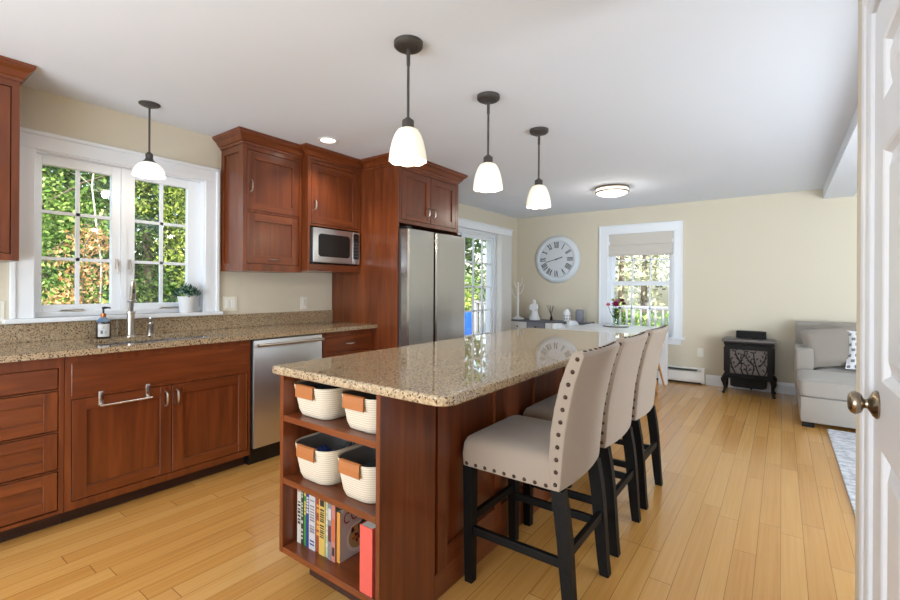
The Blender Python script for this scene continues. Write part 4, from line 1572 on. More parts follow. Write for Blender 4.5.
def studs(pts, nrm, r=0.0088):
    bm = B()
    for p, n in zip(pts, nrm):
        n = Vector(n).normalized()
        u = n.orthogonal().normalized()
        v = n.cross(u)
        p = Vector(p)
        prev = None
        for (q, h) in ((r, 0.0), (r * 0.85, 0.0032), (r * 0.45, 0.0052)):
            ring = [bm.verts.new(p + n * h + q * (math.cos(2 * PI * k / 8) * u + math.sin(2 * PI * k / 8) * v)) for k in range(8)]
            if prev:
                for k in range(8):
                    bm.faces.new((prev[k], prev[(k + 1) % 8], ring[(k + 1) % 8], ring[k]))
            prev = ring
        bm.faces.new(prev)
    return bm


sx0, sx1, shw = -1.100, -0.680, 0.224
bm = B()


def seat_ring(i, z, r):
    return [(x, y, z) for x, y in rrect(sx0 + i, sx1 - i * 0.3, SY - shw + i, SY + shw - i, r, 5)]


loft(bm, [seat_ring(0.012, 0.494, 0.02), seat_ring(0.0, 0.500, 0.025), seat_ring(-0.004, 0.545, 0.03), seat_ring(0.0, 0.590, 0.03), seat_ring(0.010, 0.612, 0.03), seat_ring(0.03, 0.626, 0.03), seat_ring(0.075, 0.635, 0.03), seat_ring(0.15, 0.639, 0.03)])
seat = mesh_obj('seat', bm, 'stoolfab', stool, smooth=True)
pts, nr = [], []
for k in range(9):
    xx = sx0 + 0.028 + (sx1 - sx0 - 0.06) * k / 8
    for s in (-1, 1):
        pts.append((xx, SY + s * (shw + 0.000), 0.512)); nr.append((0, s, 0))
for k in range(8):
    pts.append((sx0 + 0.0, SY - shw + 0.035 + (2 * shw - 0.07) * k / 7, 0.512)); nr.append((-1, 0, 0))
mesh_obj('nail_trim', studs(pts, nr), 'nail', seat, smooth=True)
# curved upholstered back; profile (z, x inner, x outer)
BP = [(0.497, -0.696, -0.660), (0.52, -0.700, -0.656), (0.62, -0.699, -0.648), (0.72, -0.692, -0.638), (0.81, -0.677, -0.622), (0.90, -0.656, -0.603), (0.97, -0.631, -0.582), (1.01, -0.613, -0.568), (1.022, -0.605, -0.577)]
bm = B()
rings = []
NY = 8
for (z, xi, xo) in BP:
    top = (z > 1.0)
    hw = 0.222 - (0.006 if z > 1.015 else 0) + 0.004 * math.sin(PI * (z - 0.5) / 0.55)
    ring = []
    for k in range(NY + 1):
        t = -1 + 2 * k / NY
        ring.append((xi + 0.020 * (1 - t * t) - 0.004, SY + t * hw, z))
    for k in range(NY + 1):
        t = 1 - 2 * k / NY
        ring.append((xo + 0.018 * (1 - t * t), SY + t * hw, z))
    rings.append(ring)
loft(bm, rings)
bmesh.ops.bevel(bm, geom=[e for e in bm.edges if e.is_manifold and e.calc_face_angle(0) > 0.9], offset=0.005, segments=2, affect='EDGES', profile=0.5)
back = mesh_obj('backrest', bm, 'stoolfab', stool, smooth=True)
pts, nr = [], []


def bp(z):
    for a, b2 in zip(BP[:-1], BP[1:]):
        if a[0] <= z <= b2[0]:
            t = (z - a[0]) / (b2[0] - a[0])
            return a[1] + t * (b2[1] - a[1]), a[2] + t * (b2[2] - a[2])
    return BP[-1][1:]


for k in range(11):
    z = 0.522 + 0.475 * k / 10
    xi, xo = bp(z)
    hw = 0.222 + 0.004 * math.sin(PI * (z - 0.5) / 0.55)
    for s in (-1, 1):
        pts.append(((xi * 0.45 + xo * 0.55), SY + s * (hw - 0.0002), z)); nr.append((0, s, 0))
for k in range(9):
    yy = SY - 0.18 + 0.36 * k / 8
    t = (yy - SY) / 0.222
    pts.append((-0.588 + 0.019 * (1 - t * t), yy, 1.0215)); nr.append((-0.1, 0, 1))
mesh_obj('nail_trim', studs(pts, nr), 'nail', back, smooth=True)
LW = 0.0215
for s in (-1, 1):
    yy = SY + s * 0.194
    bm = B()
    rg = []
    for (z, xc, w, d) in ((0.0, -1.070, 0.0175, 0.0185), (0.22, -1.072, 0.0205, 0.021), (0.495, -1.074, 0.0225, 0.0225)):
        rg.append([(xc - w, yy - d, z), (xc + w, yy - d, z), (xc + w, yy + d, z), (xc - w, yy + d, z)])
    loft(bm, rg)
    mesh_obj('leg', bm, 'espresso', stool)
    bm = B()
    rg = []
    for (z, xc, w) in ((0.0, -0.618, 0.0195), (0.06, -0.626, 0.021), (0.13, -0.632, 0.0225), (0.22, -0.640, 0.0245), (0.31, -0.647, 0.0255), (0.40, -0.658, 0.0260), (0.498, -0.674, 0.0255)):
        rg.append([(xc - w, yy - 0.021, z), (xc + w, yy - 0.021, z), (xc + w, yy + 0.021, z), (xc - w, yy + 0.021, z)])
    loft(bm, rg)
    mesh_obj('leg', bm, 'espresso', stool)
    bm = B(); box(bm, -1.053, -0.661, yy - 0.011, yy + 0.011, 0.206, 0.240, bev=0.002)
    mesh_obj('stretcher', bm, 'espresso', stool)
bm = B(); box(bm, -0.650, -0.628, SY - 0.173, SY + 0.173, 0.245, 0.279, bev=0.002)
mesh_obj('stretcher', bm, 'espresso', stool)
bm = B(); box(bm, -1.083, -1.061, SY - 0.173, SY + 0.173, 0.250, 0.284, bev=0.002)
mesh_obj('stretcher', bm, 'espresso', stool)
copy_tree(stool, (-0.880, SY + 0.568, 0), 'beige nailhead counter stool in the middle of the three at the island')
copy_tree(stool, (-0.882, SY + 1.130, 0), 'beige nailhead counter stool at the dining-table end of the island')

# ------------------------------------------------------------------ hanging and ceiling lights


def scal(n, amp, from_k):
    def f(k, a, r, h):
        if k in from_k:
            w = abs(math.cos(a * n / 2))
            return r * (1 + amp * (w - 0.5)), h + 0.005 * (1 - w) - 0.002
        return r, h
    return f


def pendant(loc, label):
    x, y = loc
    c = thing('pendant_light', label, 'pendant light', (x, y, ZC), 'island pendant lights')
    bm = B(); lathe(bm, [(0.0, ZC - 0.030), (0.050, ZC - 0.030), (0.062, ZC - 0.027), (0.069, ZC - 0.020), (0.070, ZC - 0.001), (0.0, ZC - 0.001)], (x, y, 0), 32)
    for k in range(3):
        a = 2 * PI * k / 3 + 0.4
        lathe(bm, [(0.0, ZC - 0.038), (0.004, ZC - 0.037), (0.004, ZC - 0.030), (0.0, ZC - 0.03)], (x + 0.045 * math.cos(a), y + 0.045 * math.sin(a), 0), 8)
    mesh_obj('canopy', bm, 'bronze', c, smooth=True)
    bm = B()
    tube(bm, [(x, y, 2.055), (x, y, ZC - 0.034)], 0.0065, 12)
    tube(bm, [(x, y, ZC - 0.11), (x, y, ZC - 0.034)], 0.009, 12)
    mesh_obj('rod', bm, 'bronze', c, smooth=True)
    bm = B(); lathe(bm, [(0.0, 2.066), (0.014, 2.066), (0.018, 2.058), (0.027, 2.055), (0.029, 2.050), (0.029, 2.015), (0.032, 2.008), (0.0, 2.008)], (x, y, 0), 24)
    mesh_obj('socket_cap', bm, 'bronze', c, smooth=True)
    bm = B()
    o = [(0.031, 2.016), (0.049, 2.007), (0.063, 1.985), (0.075, 1.953), (0.084, 1.915), (0.089, 1.882), (0.0905, 1.858)]
    i = [(0.0865, 1.859), (0.085, 1.884), (0.080, 1.915), (0.071, 1.951), (0.059, 1.981), (0.045, 2.002), (0.028, 2.011)]
    lathe(bm, o + i, (x, y, 0), 64, scallop=scal(8, 0.010, (6, 7)))
    mesh_obj('lamp_shade', bm, 'alabaster', c, smooth=True)
    bm = B(); lathe(bm, [(0.0, 1.895), (0.018, 1.902), (0.027, 1.92), (0.026, 1.94), (0.014, 1.965), (0.013, 2.006), (0.0, 2.0065)], (x, y, 0), 16)
    mesh_obj('bulb', bm, 'bulb', c, smooth=True)
    return c


pendant((-1.447, 1.616), 'bronze pendant with alabaster shade over the shelf end of the island')
pendant((-1.450, 2.352), 'bronze pendant with alabaster shade over the middle of the island')
pendant((-1.454, 3.072), 'bronze pendant with alabaster shade over the dining-side end of the island')
for k, (x, y) in enumerate(((-1.447, 1.616), (-1.450, 2.352), (-1.454, 3.072))):
    light('pendant_glow', 'POINT', (x, y, 1.862), 3.2, (1.0, 0.85, 0.64), radius=0.03)

x, y = -3.286, 1.183
c = thing('pendant_light', 'bronze pendant with white milk-glass bowl shade in front of the kitchen window', 'pendant light', (x, y, ZC))
bm = B(); lathe(bm, [(0.0, ZC - 0.022), (0.028, ZC - 0.022), (0.042, ZC - 0.014), (0.052, ZC - 0.012), (0.060, ZC - 0.006), (0.060, ZC - 0.001), (0.0, ZC - 0.001)], (x, y, 0), 32)
mesh_obj('canopy', bm, 'bronze', c, smooth=True)
bm = B(); tube(bm, [(x, y, 2.10), (x, y, ZC - 0.02)], 0.006, 12)
mesh_obj('rod', bm, 'bronze', c, smooth=True)
bm = B(); lathe(bm, [(0.0, 2.118), (0.008, 2.118), (0.020, 2.106), (0.022, 2.096), (0.020, 2.080), (0.024, 2.068), (0.030, 2.062), (0.040, 2.050), (0.0, 2.050)], (x, y, 0), 28)
mesh_obj('socket_cap', bm, 'bronze', c, smooth=True)
bm = B()
lathe(bm, [(0.036, 2.050), (0.054, 2.041), (0.072, 2.023), (0.085, 1.998), (0.091, 1.973), (0.092, 1.964), (0.088, 1.964), (0.086, 1.975), (0.080, 1.998), (0.068, 2.018), (0.052, 2.034), (0.034, 2.044)], (x, y, 0), 40)
mesh_obj('lamp_shade', bm, 'milk', c, smooth=True)
bm = B(); lathe(bm, [(0.0, 1.962), (0.02, 1.97), (0.028, 1.99), (0.020, 2.015), (0.014, 2.03), (0.014, 2.0455), (0.0, 2.0455)], (x, y, 0), 16)
mesh_obj('bulb', bm, 'bulb', c, smooth=True)
light('sink_pendant_glow', 'POINT', (x, y, 1.94), 2.2, (1.0, 0.93, 0.82), radius=0.03)

x, y = -1.591, 5.311
c = thing('flush_ceiling_light', 'round flush ceiling light with bronze rings before the far window', 'ceiling light', (x, y, ZC))
bm = B(); lathe(bm, [(0.0, ZC - 0.001), (0.188, ZC - 0.001), (0.190, ZC - 0.006), (0.190, ZC - 0.020), (0.184, ZC - 0.022), (0.0, ZC - 0.022)], (x, y, 0), 48)
lathe(bm, [(0.178, ZC - 0.048), (0.187, ZC - 0.048), (0.187, ZC - 0.062), (0.178, ZC - 0.064)], (x, y, 0), 48)
mesh_obj('rings', bm, 'knob', c, smooth=True)
bm = B(); lathe(bm, [(0.176, ZC - 0.022), (0.180, ZC - 0.03), (0.179, ZC - 0.060), (0.150, ZC - 0.082), (0.09, ZC - 0.098), (0.0, ZC - 0.104)], (x, y, 0), 48)
mesh_obj('diffuser', bm, 'diffuser', c, smooth=True)
light('flush_glow', 'POINT', (x, y, ZC - 0.16), 6, (1.0, 0.94, 0.84), radius=0.12)

x, y = -2.921, 2.31
c = thing('recessed_light', 'small round recessed downlight before the microwave cabinet', 'ceiling light', (x, y, ZC))
bm = B(); lathe(bm, [(0.056, ZC - 0.0005), (0.078, ZC - 0.0005), (0.080, ZC - 0.003), (0.076, ZC - 0.007), (0.060, ZC - 0.007), (0.056, ZC - 0.004)], (x, y, 0), 36)
mesh_obj('trim_ring', bm, 'plaswhite', c, smooth=True)
bm = B(); lathe(bm, [(0.0, ZC - 0.0045), (0.058, ZC - 0.0045), (0.058, ZC - 0.001), (0.0, ZC - 0.001)], (x, y, 0), 30)
mesh_obj('lens', bm, 'bulb', c)
sp = light('recessed_glow', 'SPOT', (x, y, ZC - 0.02), 22, (1.0, 0.88, 0.70), target=(x, y, 0), radius=0.05)
sp.data.spot_size = rad(125)
sp.data.spot_blend = 0.6

# ------------------------------------------------------------------ far wall: clock, sideboard and its ornaments
cxk, czk = -2.878, 1.718
c = thing('wall_clock', 'large round pale wall clock with dark Roman numerals', 'clock', (cxk, YB, czk))
bm = B(); lathe(bm, [(0.0, 0.0), (0.374, 0.0), (0.376, -0.010), (0.366, -0.030), (0.345, -0.050), (0.318, -0.060), (0.300, -0.062), (0.290, -0.056), (0.284, -0.044), (0.0, -0.044)], (cxk, YB - 0.001, czk), 72, 'y')
mesh_obj('rim', bm, 'clockrim', c, smooth=True)
bm = B(); lathe(bm, [(0.0, -0.0455), (0.283, -0.0455), (0.283, -0.047), (0.0, -0.047)], (cxk, YB - 0.001, czk), 72, 'y')
mesh_obj('dial', bm, 'clockface', c)
fyk = YB - 0.0485


def bar(px, pz, qx, qz, w, bm_, y=fyk):
    d = Vector((qx - px, qz - pz)); n = Vector((-d.y, d.x)).normalized() * w / 2
    poly = [(px + n.x, pz + n.y), (qx + n.x, qz + n.y), (qx - n.x, qz - n.y), (px - n.x, pz - n.y)]
    prism(bm_, [(cxk + a, czk + b2) for a, b2 in poly], 'y', y - 0.001, y + 0.001)


NUM = ['XII', 'I', 'II', 'III', 'IIII', 'V', 'VI', 'VII', 'VIII', 'IX', 'X', 'XI']
for k, s in enumerate(NUM):
    th = rad(30 * k)
    er = Vector((math.sin(th), math.cos(th))); et = Vector((math.cos(th), -math.sin(th)))
    wid = {'I': 0.020, 'V': 0.042, 'X': 0.042}
    tot = sum(wid[q] for q in s)
    bm = B()
    t = -tot / 2
    r0, r1 = 0.178, 0.274
    for q in s:
        m = t + wid[q] / 2
        def pt(tt, r):
            v = er * r + et * tt
            return v.x, v.y
        if q == 'I':
            bar(*pt(m, r0), *pt(m, r1), 0.013, bm)
        elif q == 'V':
            bar(*pt(m, r0), *pt(m - 0.014, r1), 0.013, bm); bar(*pt(m, r0), *pt(m + 0.014, r1), 0.006, bm)
        else:
            bar(*pt(m + 0.014, r0), *pt(m - 0.014, r1), 0.013, bm); bar(*pt(m - 0.014, r0), *pt(m + 0.014, r1), 0.006, bm)
        t += wid[q]
    mesh_obj('numeral', bm, 'ink', c)
bm = B(); bar(0.03, 0.008, -0.170, -0.044, 0.011, bm, fyk - 0.006)
mesh_obj('minute_hand', bm, 'ink', c)
bm = B(); bar(-0.02, -0.006, 0.105, 0.034, 0.014, bm, fyk - 0.003)
lathe(bm, [(0.0, 0.002), (0.012, 0.002), (0.012, -0.008), (0.0, -0.010)], (cxk, fyk, czk), 16, 'y')
mesh_obj('hour_hand', bm, 'ink', c)

c = thing('sideboard', 'low pale sideboard with charcoal top under the wall clock', 'sideboard', (-2.93, 6.6, 0))
bm = B(); box(bm, -3.575, -2.275, 6.405, 6.755, 0.735, 0.758, bev=0.004)
mesh_obj('top', bm, 'darktop', c)
bm = B(); box(bm, -3.55, -2.295, 6.43, 6.75, 0.30, 0.735)
mesh_obj('body', bm, 'jargrey', c)
for k in range(4):
    a = -3.54 + 0.309 * k
    bm = B(); box(bm, a + 0.006, a + 0.303, 6.415, 6.43, 0.585, 0.728, bev=0.003)
    d = mesh_obj('drawer', bm, 'white' if k != 1 else 'jargrey', c)
    bm = B(); lathe(bm, [(0.0, -0.022), (0.012, -0.020), (0.014, -0.012), (0.006, -0.004), (0.006, 0.0), (0.0, 0.0)], (a + 0.154, 6.4155, 0.655), 14, 'y')
    mesh_obj('knob', bm, 'bronze', d, smooth=True)
    bm = B(); box(bm, a + 0.006, a + 0.303, 6.415, 6.43, 0.31, 0.575, bev=0.003)
    mesh_obj('door', bm, 'white', c)
for xx in (-3.52, -2.325):
    for yy in (6.455, 6.725):
        bm = B(); box(bm, xx - 0.025, xx + 0.025, yy - 0.025, yy + 0.025, 0, 0.30)
        mesh_obj('leg', bm, 'jargrey', c)

zt = 0.7585
c = thing('jewelry_tree', 'tall white metal jewellery stand with branching hooks on the sideboard', 'jewellery stand', (-3.46, 6.56, zt))
bm = B(); lathe(bm, [(0.0, zt), (0.105, zt), (0.105, zt + 0.012), (0.06, zt + 0.028), (0.022, zt + 0.045), (0.016, zt + 0.07), (0.0, zt + 0.07)], (-3.46, 6.56, 0), 24)
mesh_obj('base', bm, 'white', c, smooth=True)
bm = B(); tube(bm, [(-3.46, 6.56, zt + 0.06), (-3.46, 6.56, zt + 0.60)], [0.017, 0.012], 10)
mesh_obj('stem', bm, 'white', c, smooth=True)
for (dx, z0, z1, s) in ((0.10, 0.40, 0.58, 1), (-0.09, 0.34, 0.5, 1), (0.08, 0.52, 0.68, 1), (-0.05, 0.5, 0.62, 1)):
    bm = B()
    tube(bm, [(-3.46, 6.56, zt + z0), (-3.46 + dx * 0.6, 6.55, zt + z0 + 0.02), (-3.46 + dx, 6.545, zt + (z0 + z1) / 2), (-3.46 + dx * 1.1, 6.545, zt + z1)], [0.006, 0.006, 0.005, 0.003], 8)
    mesh_obj('branch', bm, 'white', c, smooth=True)
c = thing('figurine', 'white robed ceramic figurine on the sideboard', 'figurine', (-3.17, 6.57, zt))
bm = B(); lathe(bm, [(0.0, zt), (0.085, zt), (0.088, zt + 0.02), (0.064, zt + 0.07), (0.048, zt + 0.13), (0.050, zt + 0.20), (0.054, zt + 0.235), (0.032, zt + 0.256), (0.016, zt + 0.262), (0.0, zt + 0.263)], (-3.17, 6.57, 0), 20)
for s in (-1, 1):
    tube(bm, [(-3.17 + s * 0.048, 6.55, zt + 0.235), (-3.17 + s * 0.062, 6.535, zt + 0.18), (-3.17 + s * 0.02, 6.515, zt + 0.15)], [0.02, 0.018, 0.012], 8)
mesh_obj('robe', bm, 'white', c, smooth=True)
bm = B(); lathe(bm, [(0.0, zt + 0.258), (0.018, zt + 0.262), (0.027, zt + 0.28), (0.026, zt + 0.30), (0.015, zt + 0.315), (0.0, zt + 0.319)], (-3.17, 6.565, 0), 16)
mesh_obj('head', bm, 'white', c, smooth=True)
c = thing('twig_vase', 'small dark bud vase holding thin bare twigs on the sideboard', 'vase', (-2.885, 6.57, zt))
bm = B(); lathe(bm, [(0.0, zt), (0.016, zt), (0.022, zt + 0.02), (0.018, zt + 0.055), (0.010, zt + 0.07), (0.012, zt + 0.08), (0.0, zt + 0.08)], (-2.885, 6.57, 0), 14)
mesh_obj('vase', bm, 'matteblack', c, smooth=True)
rng = random.Random(9)
for k in range(7):
    a = -0.6 + 1.2 * k / 6
    bm = B()
    p = Vector((-2.885, 6.57, zt + 0.07))
    pts = [p]
    for j in range(4):
        p = p + Vector((0.030 * math.sin(a) + rng.uniform(-.008, .008), rng.uniform(-.01, .01), 0.042))
        pts.append(p)
    tube(bm, pts, [0.0035, 0.003, 0.0028, 0.0024, 0.002], 5)
    mesh_obj('twig', bm, 'twig', c)
c = thing('lantern', 'small white pierced ceramic lantern on the sideboard', 'lantern', (-2.63, 6.57, zt))
bm = B(); lathe(bm, [(0.0, zt), (0.05, zt), (0.054, zt + 0.006), (0.054, zt + 0.125), (0.046, zt + 0.150), (0.026, zt + 0.176), (0.010, zt + 0.188), (0.0, zt + 0.189)], (-2.63, 6.57, 0), 24)
mesh_obj('shell', bm, 'white', c, smooth=True)
bm = B()
for k in range(9):
    a = 2 * PI * k / 9 + 0.2
    for zz in (0.04, 0.085):
        lathe_c = Vector((-2.63 + 0.0545 * math.cos(a), 6.57 + 0.0545 * math.sin(a), zt + zz))
        d = Vector((math.cos(a), math.sin(a), 0)); t = Vector((-math.sin(a), math.cos(a), 0))
        v = [bm.verts.new(lathe_c + t * 0.011 * sx + Vector((0, 0, 0.016 * sz))) for sx, sz in ((-1, 0), (0, -1), (1, 0), (0, 1))]
        bm.faces.new(v)
mesh_obj('pierced_holes', bm, 'jargrey', c)
c = thing('jar', 'grey blue stoneware jar at the window end of the sideboard', 'jar', (-2.435, 6.57, zt))
bm = B(); lathe(bm, [(0.0, zt), (0.055, zt), (0.060, zt + 0.006), (0.061, zt + 0.15), (0.056, zt + 0.165), (0.0, zt + 0.166)], (-2.435, 6.57, 0), 24)
mesh_obj('body', bm, 'jargrey', c, smooth=True)
bm = B(); lathe(bm, [(0.0, zt + 0.166), (0.058, zt + 0.166), (0.058, zt + 0.178), (0.03, zt + 0.186), (0.0, zt + 0.187)], (-2.435, 6.57, 0), 24)
mesh_obj('lid', bm, 'jargrey', c, smooth=True)

# ------------------------------------------------------------------ dining table, chairs, flowers
tx0, tx1, ty0, ty1 = -2.24, -1.205, 4.95, 6.525
c = thing('dining_table', 'white dining table below the far window', 'table', (-1.72, 5.75, 0))
bm = B(); box(bm, tx0, tx1, ty0, ty1, 0.715, 0.750, bev=0.004)
mesh_obj('tabletop', bm, 'white', c)
bm = B()
box(bm, tx0 + 0.05, tx1 - 0.05, ty0 + 0.04, ty0 + 0.06, 0.635, 0.714); box(bm, tx0 + 0.05, tx1 - 0.05, ty1 - 0.06, ty1 - 0.04, 0.635, 0.714)
box(bm, tx0 + 0.04, tx0 + 0.06, ty0 + 0.06, ty1 - 0.06, 0.635, 0.714); box(bm, tx1 - 0.06, tx1 - 0.04, ty0 + 0.06, ty1 - 0.06, 0.635, 0.714)
mesh_obj('apron', bm, 'white', c)
for xx in (tx0 + 0.055, tx1 - 0.055):
    for yy in (ty0 + 0.055, ty1 - 0.055):
        bm = B(); box(bm, xx - 0.05, xx + 0.05, yy - 0.05, yy + 0.05, 0, 0.7145, bev=0.003)
        mesh_obj('leg', bm, 'white', c)

ch = thing('dining_chair', 'white shell chair with beech legs by the window end of the table', 'chair', (0, 0, 0), 'white shell chairs at the dining table')
# built at the origin, facing -x (back towards +x)
bm = B()
rings = []
prof = [(-0.215, 0.435, 0.19), (-0.20, 0.452, 0.205), (-0.10, 0.440, 0.225), (0.05, 0.430, 0.230), (0.14, 0.445, 0.225), (0.19, 0.50, 0.225), (0.215, 0.60, 0.222), (0.235, 0.70, 0.21), (0.25, 0.77, 0.18), (0.256, 0.80, 0.12)]
N = 10
outer, inner = [], []
for k, (px_, pz_, hw) in enumerate(prof):
    row, row2 = [], []
    for j in range(N + 1):
        t = -1 + 2 * j / N
        up = 0.05 * abs(t) ** 3 if k < 5 else 0.0
        fwd = -0.06 * abs(t) ** 2.5 if k >= 4 else 0.0
        row.append((px_ + fwd, t * hw, pz_ + up))
        row2.append((px_ + fwd + (0.012 if k >= 5 else 0.0), t * hw, pz_ + up - (0.012 if k < 5 else 0.0)))
    rings.append(row + list(reversed(row2)))
loft(bm, rings)
mesh_obj('shell', bm, 'white', ch, smooth=True)
for sx in (-1, 1):
    for sy in (-1, 1):
        bm = B(); tube(bm, [(sx * 0.10 + 0.01, sy * 0.12, 0.432), (sx * 0.20, sy * 0.20, 0.0)], [0.017, 0.011], 10)
        mesh_obj('leg', bm, 'oak', ch, smooth=True)
for sx in (-1, 1):
    bm = B(); tube(bm, [(sx * 0.152 + 0.003, -0.162, 0.21), (sx * 0.130 + 0.006, 0.145, 0.31)], 0.005, 6)
    tube(bm, [(sx * 0.152 + 0.003, 0.162, 0.21), (sx * 0.130 + 0.006, -0.145, 0.31)], 0.005, 6)
    mesh_obj('leg_brace', bm, 'matteblack', ch)
ch.location = (-1.40, 6.05, 0)
ORG[ch.name] = Vector(ch.location)
copy_tree(ch, (-2.13, 5.52, 0), 'white shell chair on the kitchen side of the dining table', PI)
copy_tree(ch, (-2.16, 6.10, 0), 'white shell chair between the dining table and the sideboard', PI)

vx, vy = -1.79, 6.18
c = thing('tray', 'round pewter tray under the flower vase on the dining table', 'tray', (vx, vy, 0.75))
bm = B(); lathe(bm, [(0.0, 0.7505), (0.15, 0.7505), (0.165, 0.757), (0.170, 0.764), (0.165, 0.762), (0.15, 0.755), (0.0, 0.7545)], (vx, vy, 0), 36)
mesh_obj('dish', bm, 'nickel', c, smooth=True)
bm = B(); lathe(bm, [(0.1655, 0.7625), (0.172, 0.764), (0.170, 0.768), (0.1655, 0.766)], (vx, vy, 0), 36)
mesh_obj('rolled_rim', bm, 'nickel', c, smooth=True)
c = thing('flower_vase', 'clear glass vase of pink and magenta flowers on the dining table', 'flowers', (vx, vy, 0.755))
bm = B(); lathe(bm, [(0.0, 0.7555), (0.040, 0.7555), (0.044, 0.76), (0.040, 0.80), (0.036, 0.85), (0.042, 0.90), (0.040, 0.90), (0.033, 0.85), (0.037, 0.80), (0.040, 0.765), (0.0, 0.762)], (vx, vy, 0), 24)
mesh_obj('vase', bm, 'vaseglass', c, smooth=True)
rng = random.Random(12)
FL = [(-0.095, -0.03, 1.02, 0.034, 'pink'), (0.015, -0.06, 1.015, 0.058, 'magenta'), (0.07, 0.03, 1.075, 0.040, 'maroon'), (0.105, -0.01, 1.035, 0.034, 'maroon'), (0.055, -0.03, 0.985, 0.024, 'violet'), (-0.045, 0.02, 1.085, 0.028, 'yellowgreen'), (-0.01, 0.05, 1.07, 0.03, 'pink')]
for (dx, dy, z, r, mt) in FL:
    r *= 1.35
    z += 0.015
    bm = B(); tube(bm, [(vx + dx * 0.1, vy + dy * 0.1, 0.775), (vx + dx * 0.5, vy + dy * 0.5, 0.90), (vx + dx, vy + dy, z - 0.012)], 0.003, 6)
    s = mesh_obj('stem', bm, 'stem', c)
    bm = B()
    for L in range(3):
        n = 9 - 2 * L
        for k in range(n):
            a = 2 * PI * k / n + L * 0.3
            tilt = 0.25 + 0.45 * L
            d = Vector((math.cos(a) * math.cos(tilt), math.sin(a) * math.cos(tilt), math.sin(tilt)))
            t = Vector((-math.sin(a), math.cos(a), 0)) * r * 0.38
            p = Vector((vx + dx, vy + dy, z - 0.008))
            v = [bm.verts.new(q) for q in (p, p + d * r * 0.55 + t, p + d * r, p + d * r * 0.55 - t)]
            bm.faces.new(v)
    mesh_obj('bloom', bm, mt, s)
bm = B()
for k in range(110):
    a = rng.uniform(0, 2 * PI); q = rng.uniform(0.1, 1)
    p = Vector((vx + 0.075 * q * math.cos(a), vy + 0.075 * q * math.sin(a), rng.uniform(0.87, 0.99)))
    d = Vector((math.cos(a), math.sin(a), rng.uniform(-0.3, 1.0))).normalized()
    t = d.cross(Vector((0, 0, 1))).normalized() * 0.011
    v = [bm.verts.new(x_) for x_ in (p - d * 0.03, p + t, p + d * 0.035, p - t)]
    bm.faces.new(v)
mesh_obj('foliage', bm, 'leaf_dark', c)

# ------------------------------------------------------------------ heater, socket, stove, sofa, rug
c = thing('baseboard_heater', 'white baseboard heater along the far wall below the window', 'heater', (-1.8, YB, 0))
bm = B()
prism(bm, [(YB - 0.001, 0.025), (YB - 0.001, 0.212), (YB - 0.045, 0.212), (YB - 0.058, 0.205), (YB - 0.058, 0.200), (YB - 0.02, 0.196), (YB - 0.02, 0.165), (YB - 0.066, 0.160), (YB - 0.068, 0.045), (YB - 0.058, 0.040), (YB - 0.058, 0.025)], 'x', -2.70, -0.85)
mesh_obj('cover', bm, 'plaswhite', c)
bm = B(); box(bm, -0.85, -0.812, YB - 0.070, YB - 0.001, 0.020, 0.214, bev=0.003); box(bm, -2.74, -2.70, YB - 0.070, YB - 0.001, 0.020, 0.214, bev=0.003)
mesh_obj('end_cap', bm, 'plaswhite', c)
bm = B(); box(bm, -2.70, -0.90, YB - 0.052, YB - 0.0205, 0.172, 0.190)
mesh_obj('louvre', bm, 'steel_dull', c)
bm = B(); box(bm, -2.70, -0.85, YB - 0.05, YB - 0.002, 0.0, 0.025)
mesh_obj('heater_foot', bm, 'matteblack', c)

c = thing('wall_socket', 'almond wall socket beside the far window above the heater', 'socket', (-0.866, YB, 0.418))
bm = B(); box(bm, -0.902, -0.830, YB - 0.006, YB - 0.0005, 0.360, 0.476, bev=0.002)
mesh_obj('plate', bm, 'outlet', c)
for dz in (-0.021, 0.021):
    bm = B(); box(bm, -0.882, -0.850, YB - 0.009, YB - 0.006, 0.418 + dz - 0.014, 0.418 + dz + 0.014, 0, bev=0.002)
    for dx in (-0.006, 0.006):
        box(bm, -0.866 + dx - 0.001, -0.866 + dx + 0.001, YB - 0.0093, YB - 0.009, 0.418 + dz - 0.003, 0.418 + dz + 0.006, 1)
    mesh_obj('receptacle', bm, ['plaswhite', 'black'], c)

s0, s1, sf, sb = -0.560, -0.078, 6.40, 6.70
c = thing('heating_stove', 'black cast-iron parlour stove with a branch-patterned window', 'stove', (-0.32, 6.55, 0))
bm = B()
box(bm, s0, s0 + 0.055, sf, sb, 0.215, 0.585); box(bm, s1 - 0.055, s1, sf, sb, 0.215, 0.585)
box(bm, s0 + 0.055, s1 - 0.055, sf, sb, 0.215, 0.245); box(bm, s0 + 0.055, s1 - 0.055, sf, sb, 0.535, 0.585)
box(bm, s0 + 0.055, s1 - 0.055, sf + 0.06, sb, 0.245, 0.535)
mesh_obj('firebox', bm, 'iron', c)
for a in (s0 - 0.012, s1 - 0.004):
    bm = B(); box(bm, a, a + 0.016, sf + 0.04, sb - 0.02, 0.26, 0.55, bev=0.004)
    mesh_obj('side_wing', bm, 'iron', c)
bm = B(); box(bm, s0 + 0.056, s1 - 0.056, sf + 0.02, sf + 0.026, 0.246, 0.534)
mesh_obj('window_glass', bm, 'stoveglass', c)
bm = B()
gx0, gx1, gz0, gz1 = s0 + 0.056, s1 - 0.056, 0.246, 0.534
rng = random.Random(5)


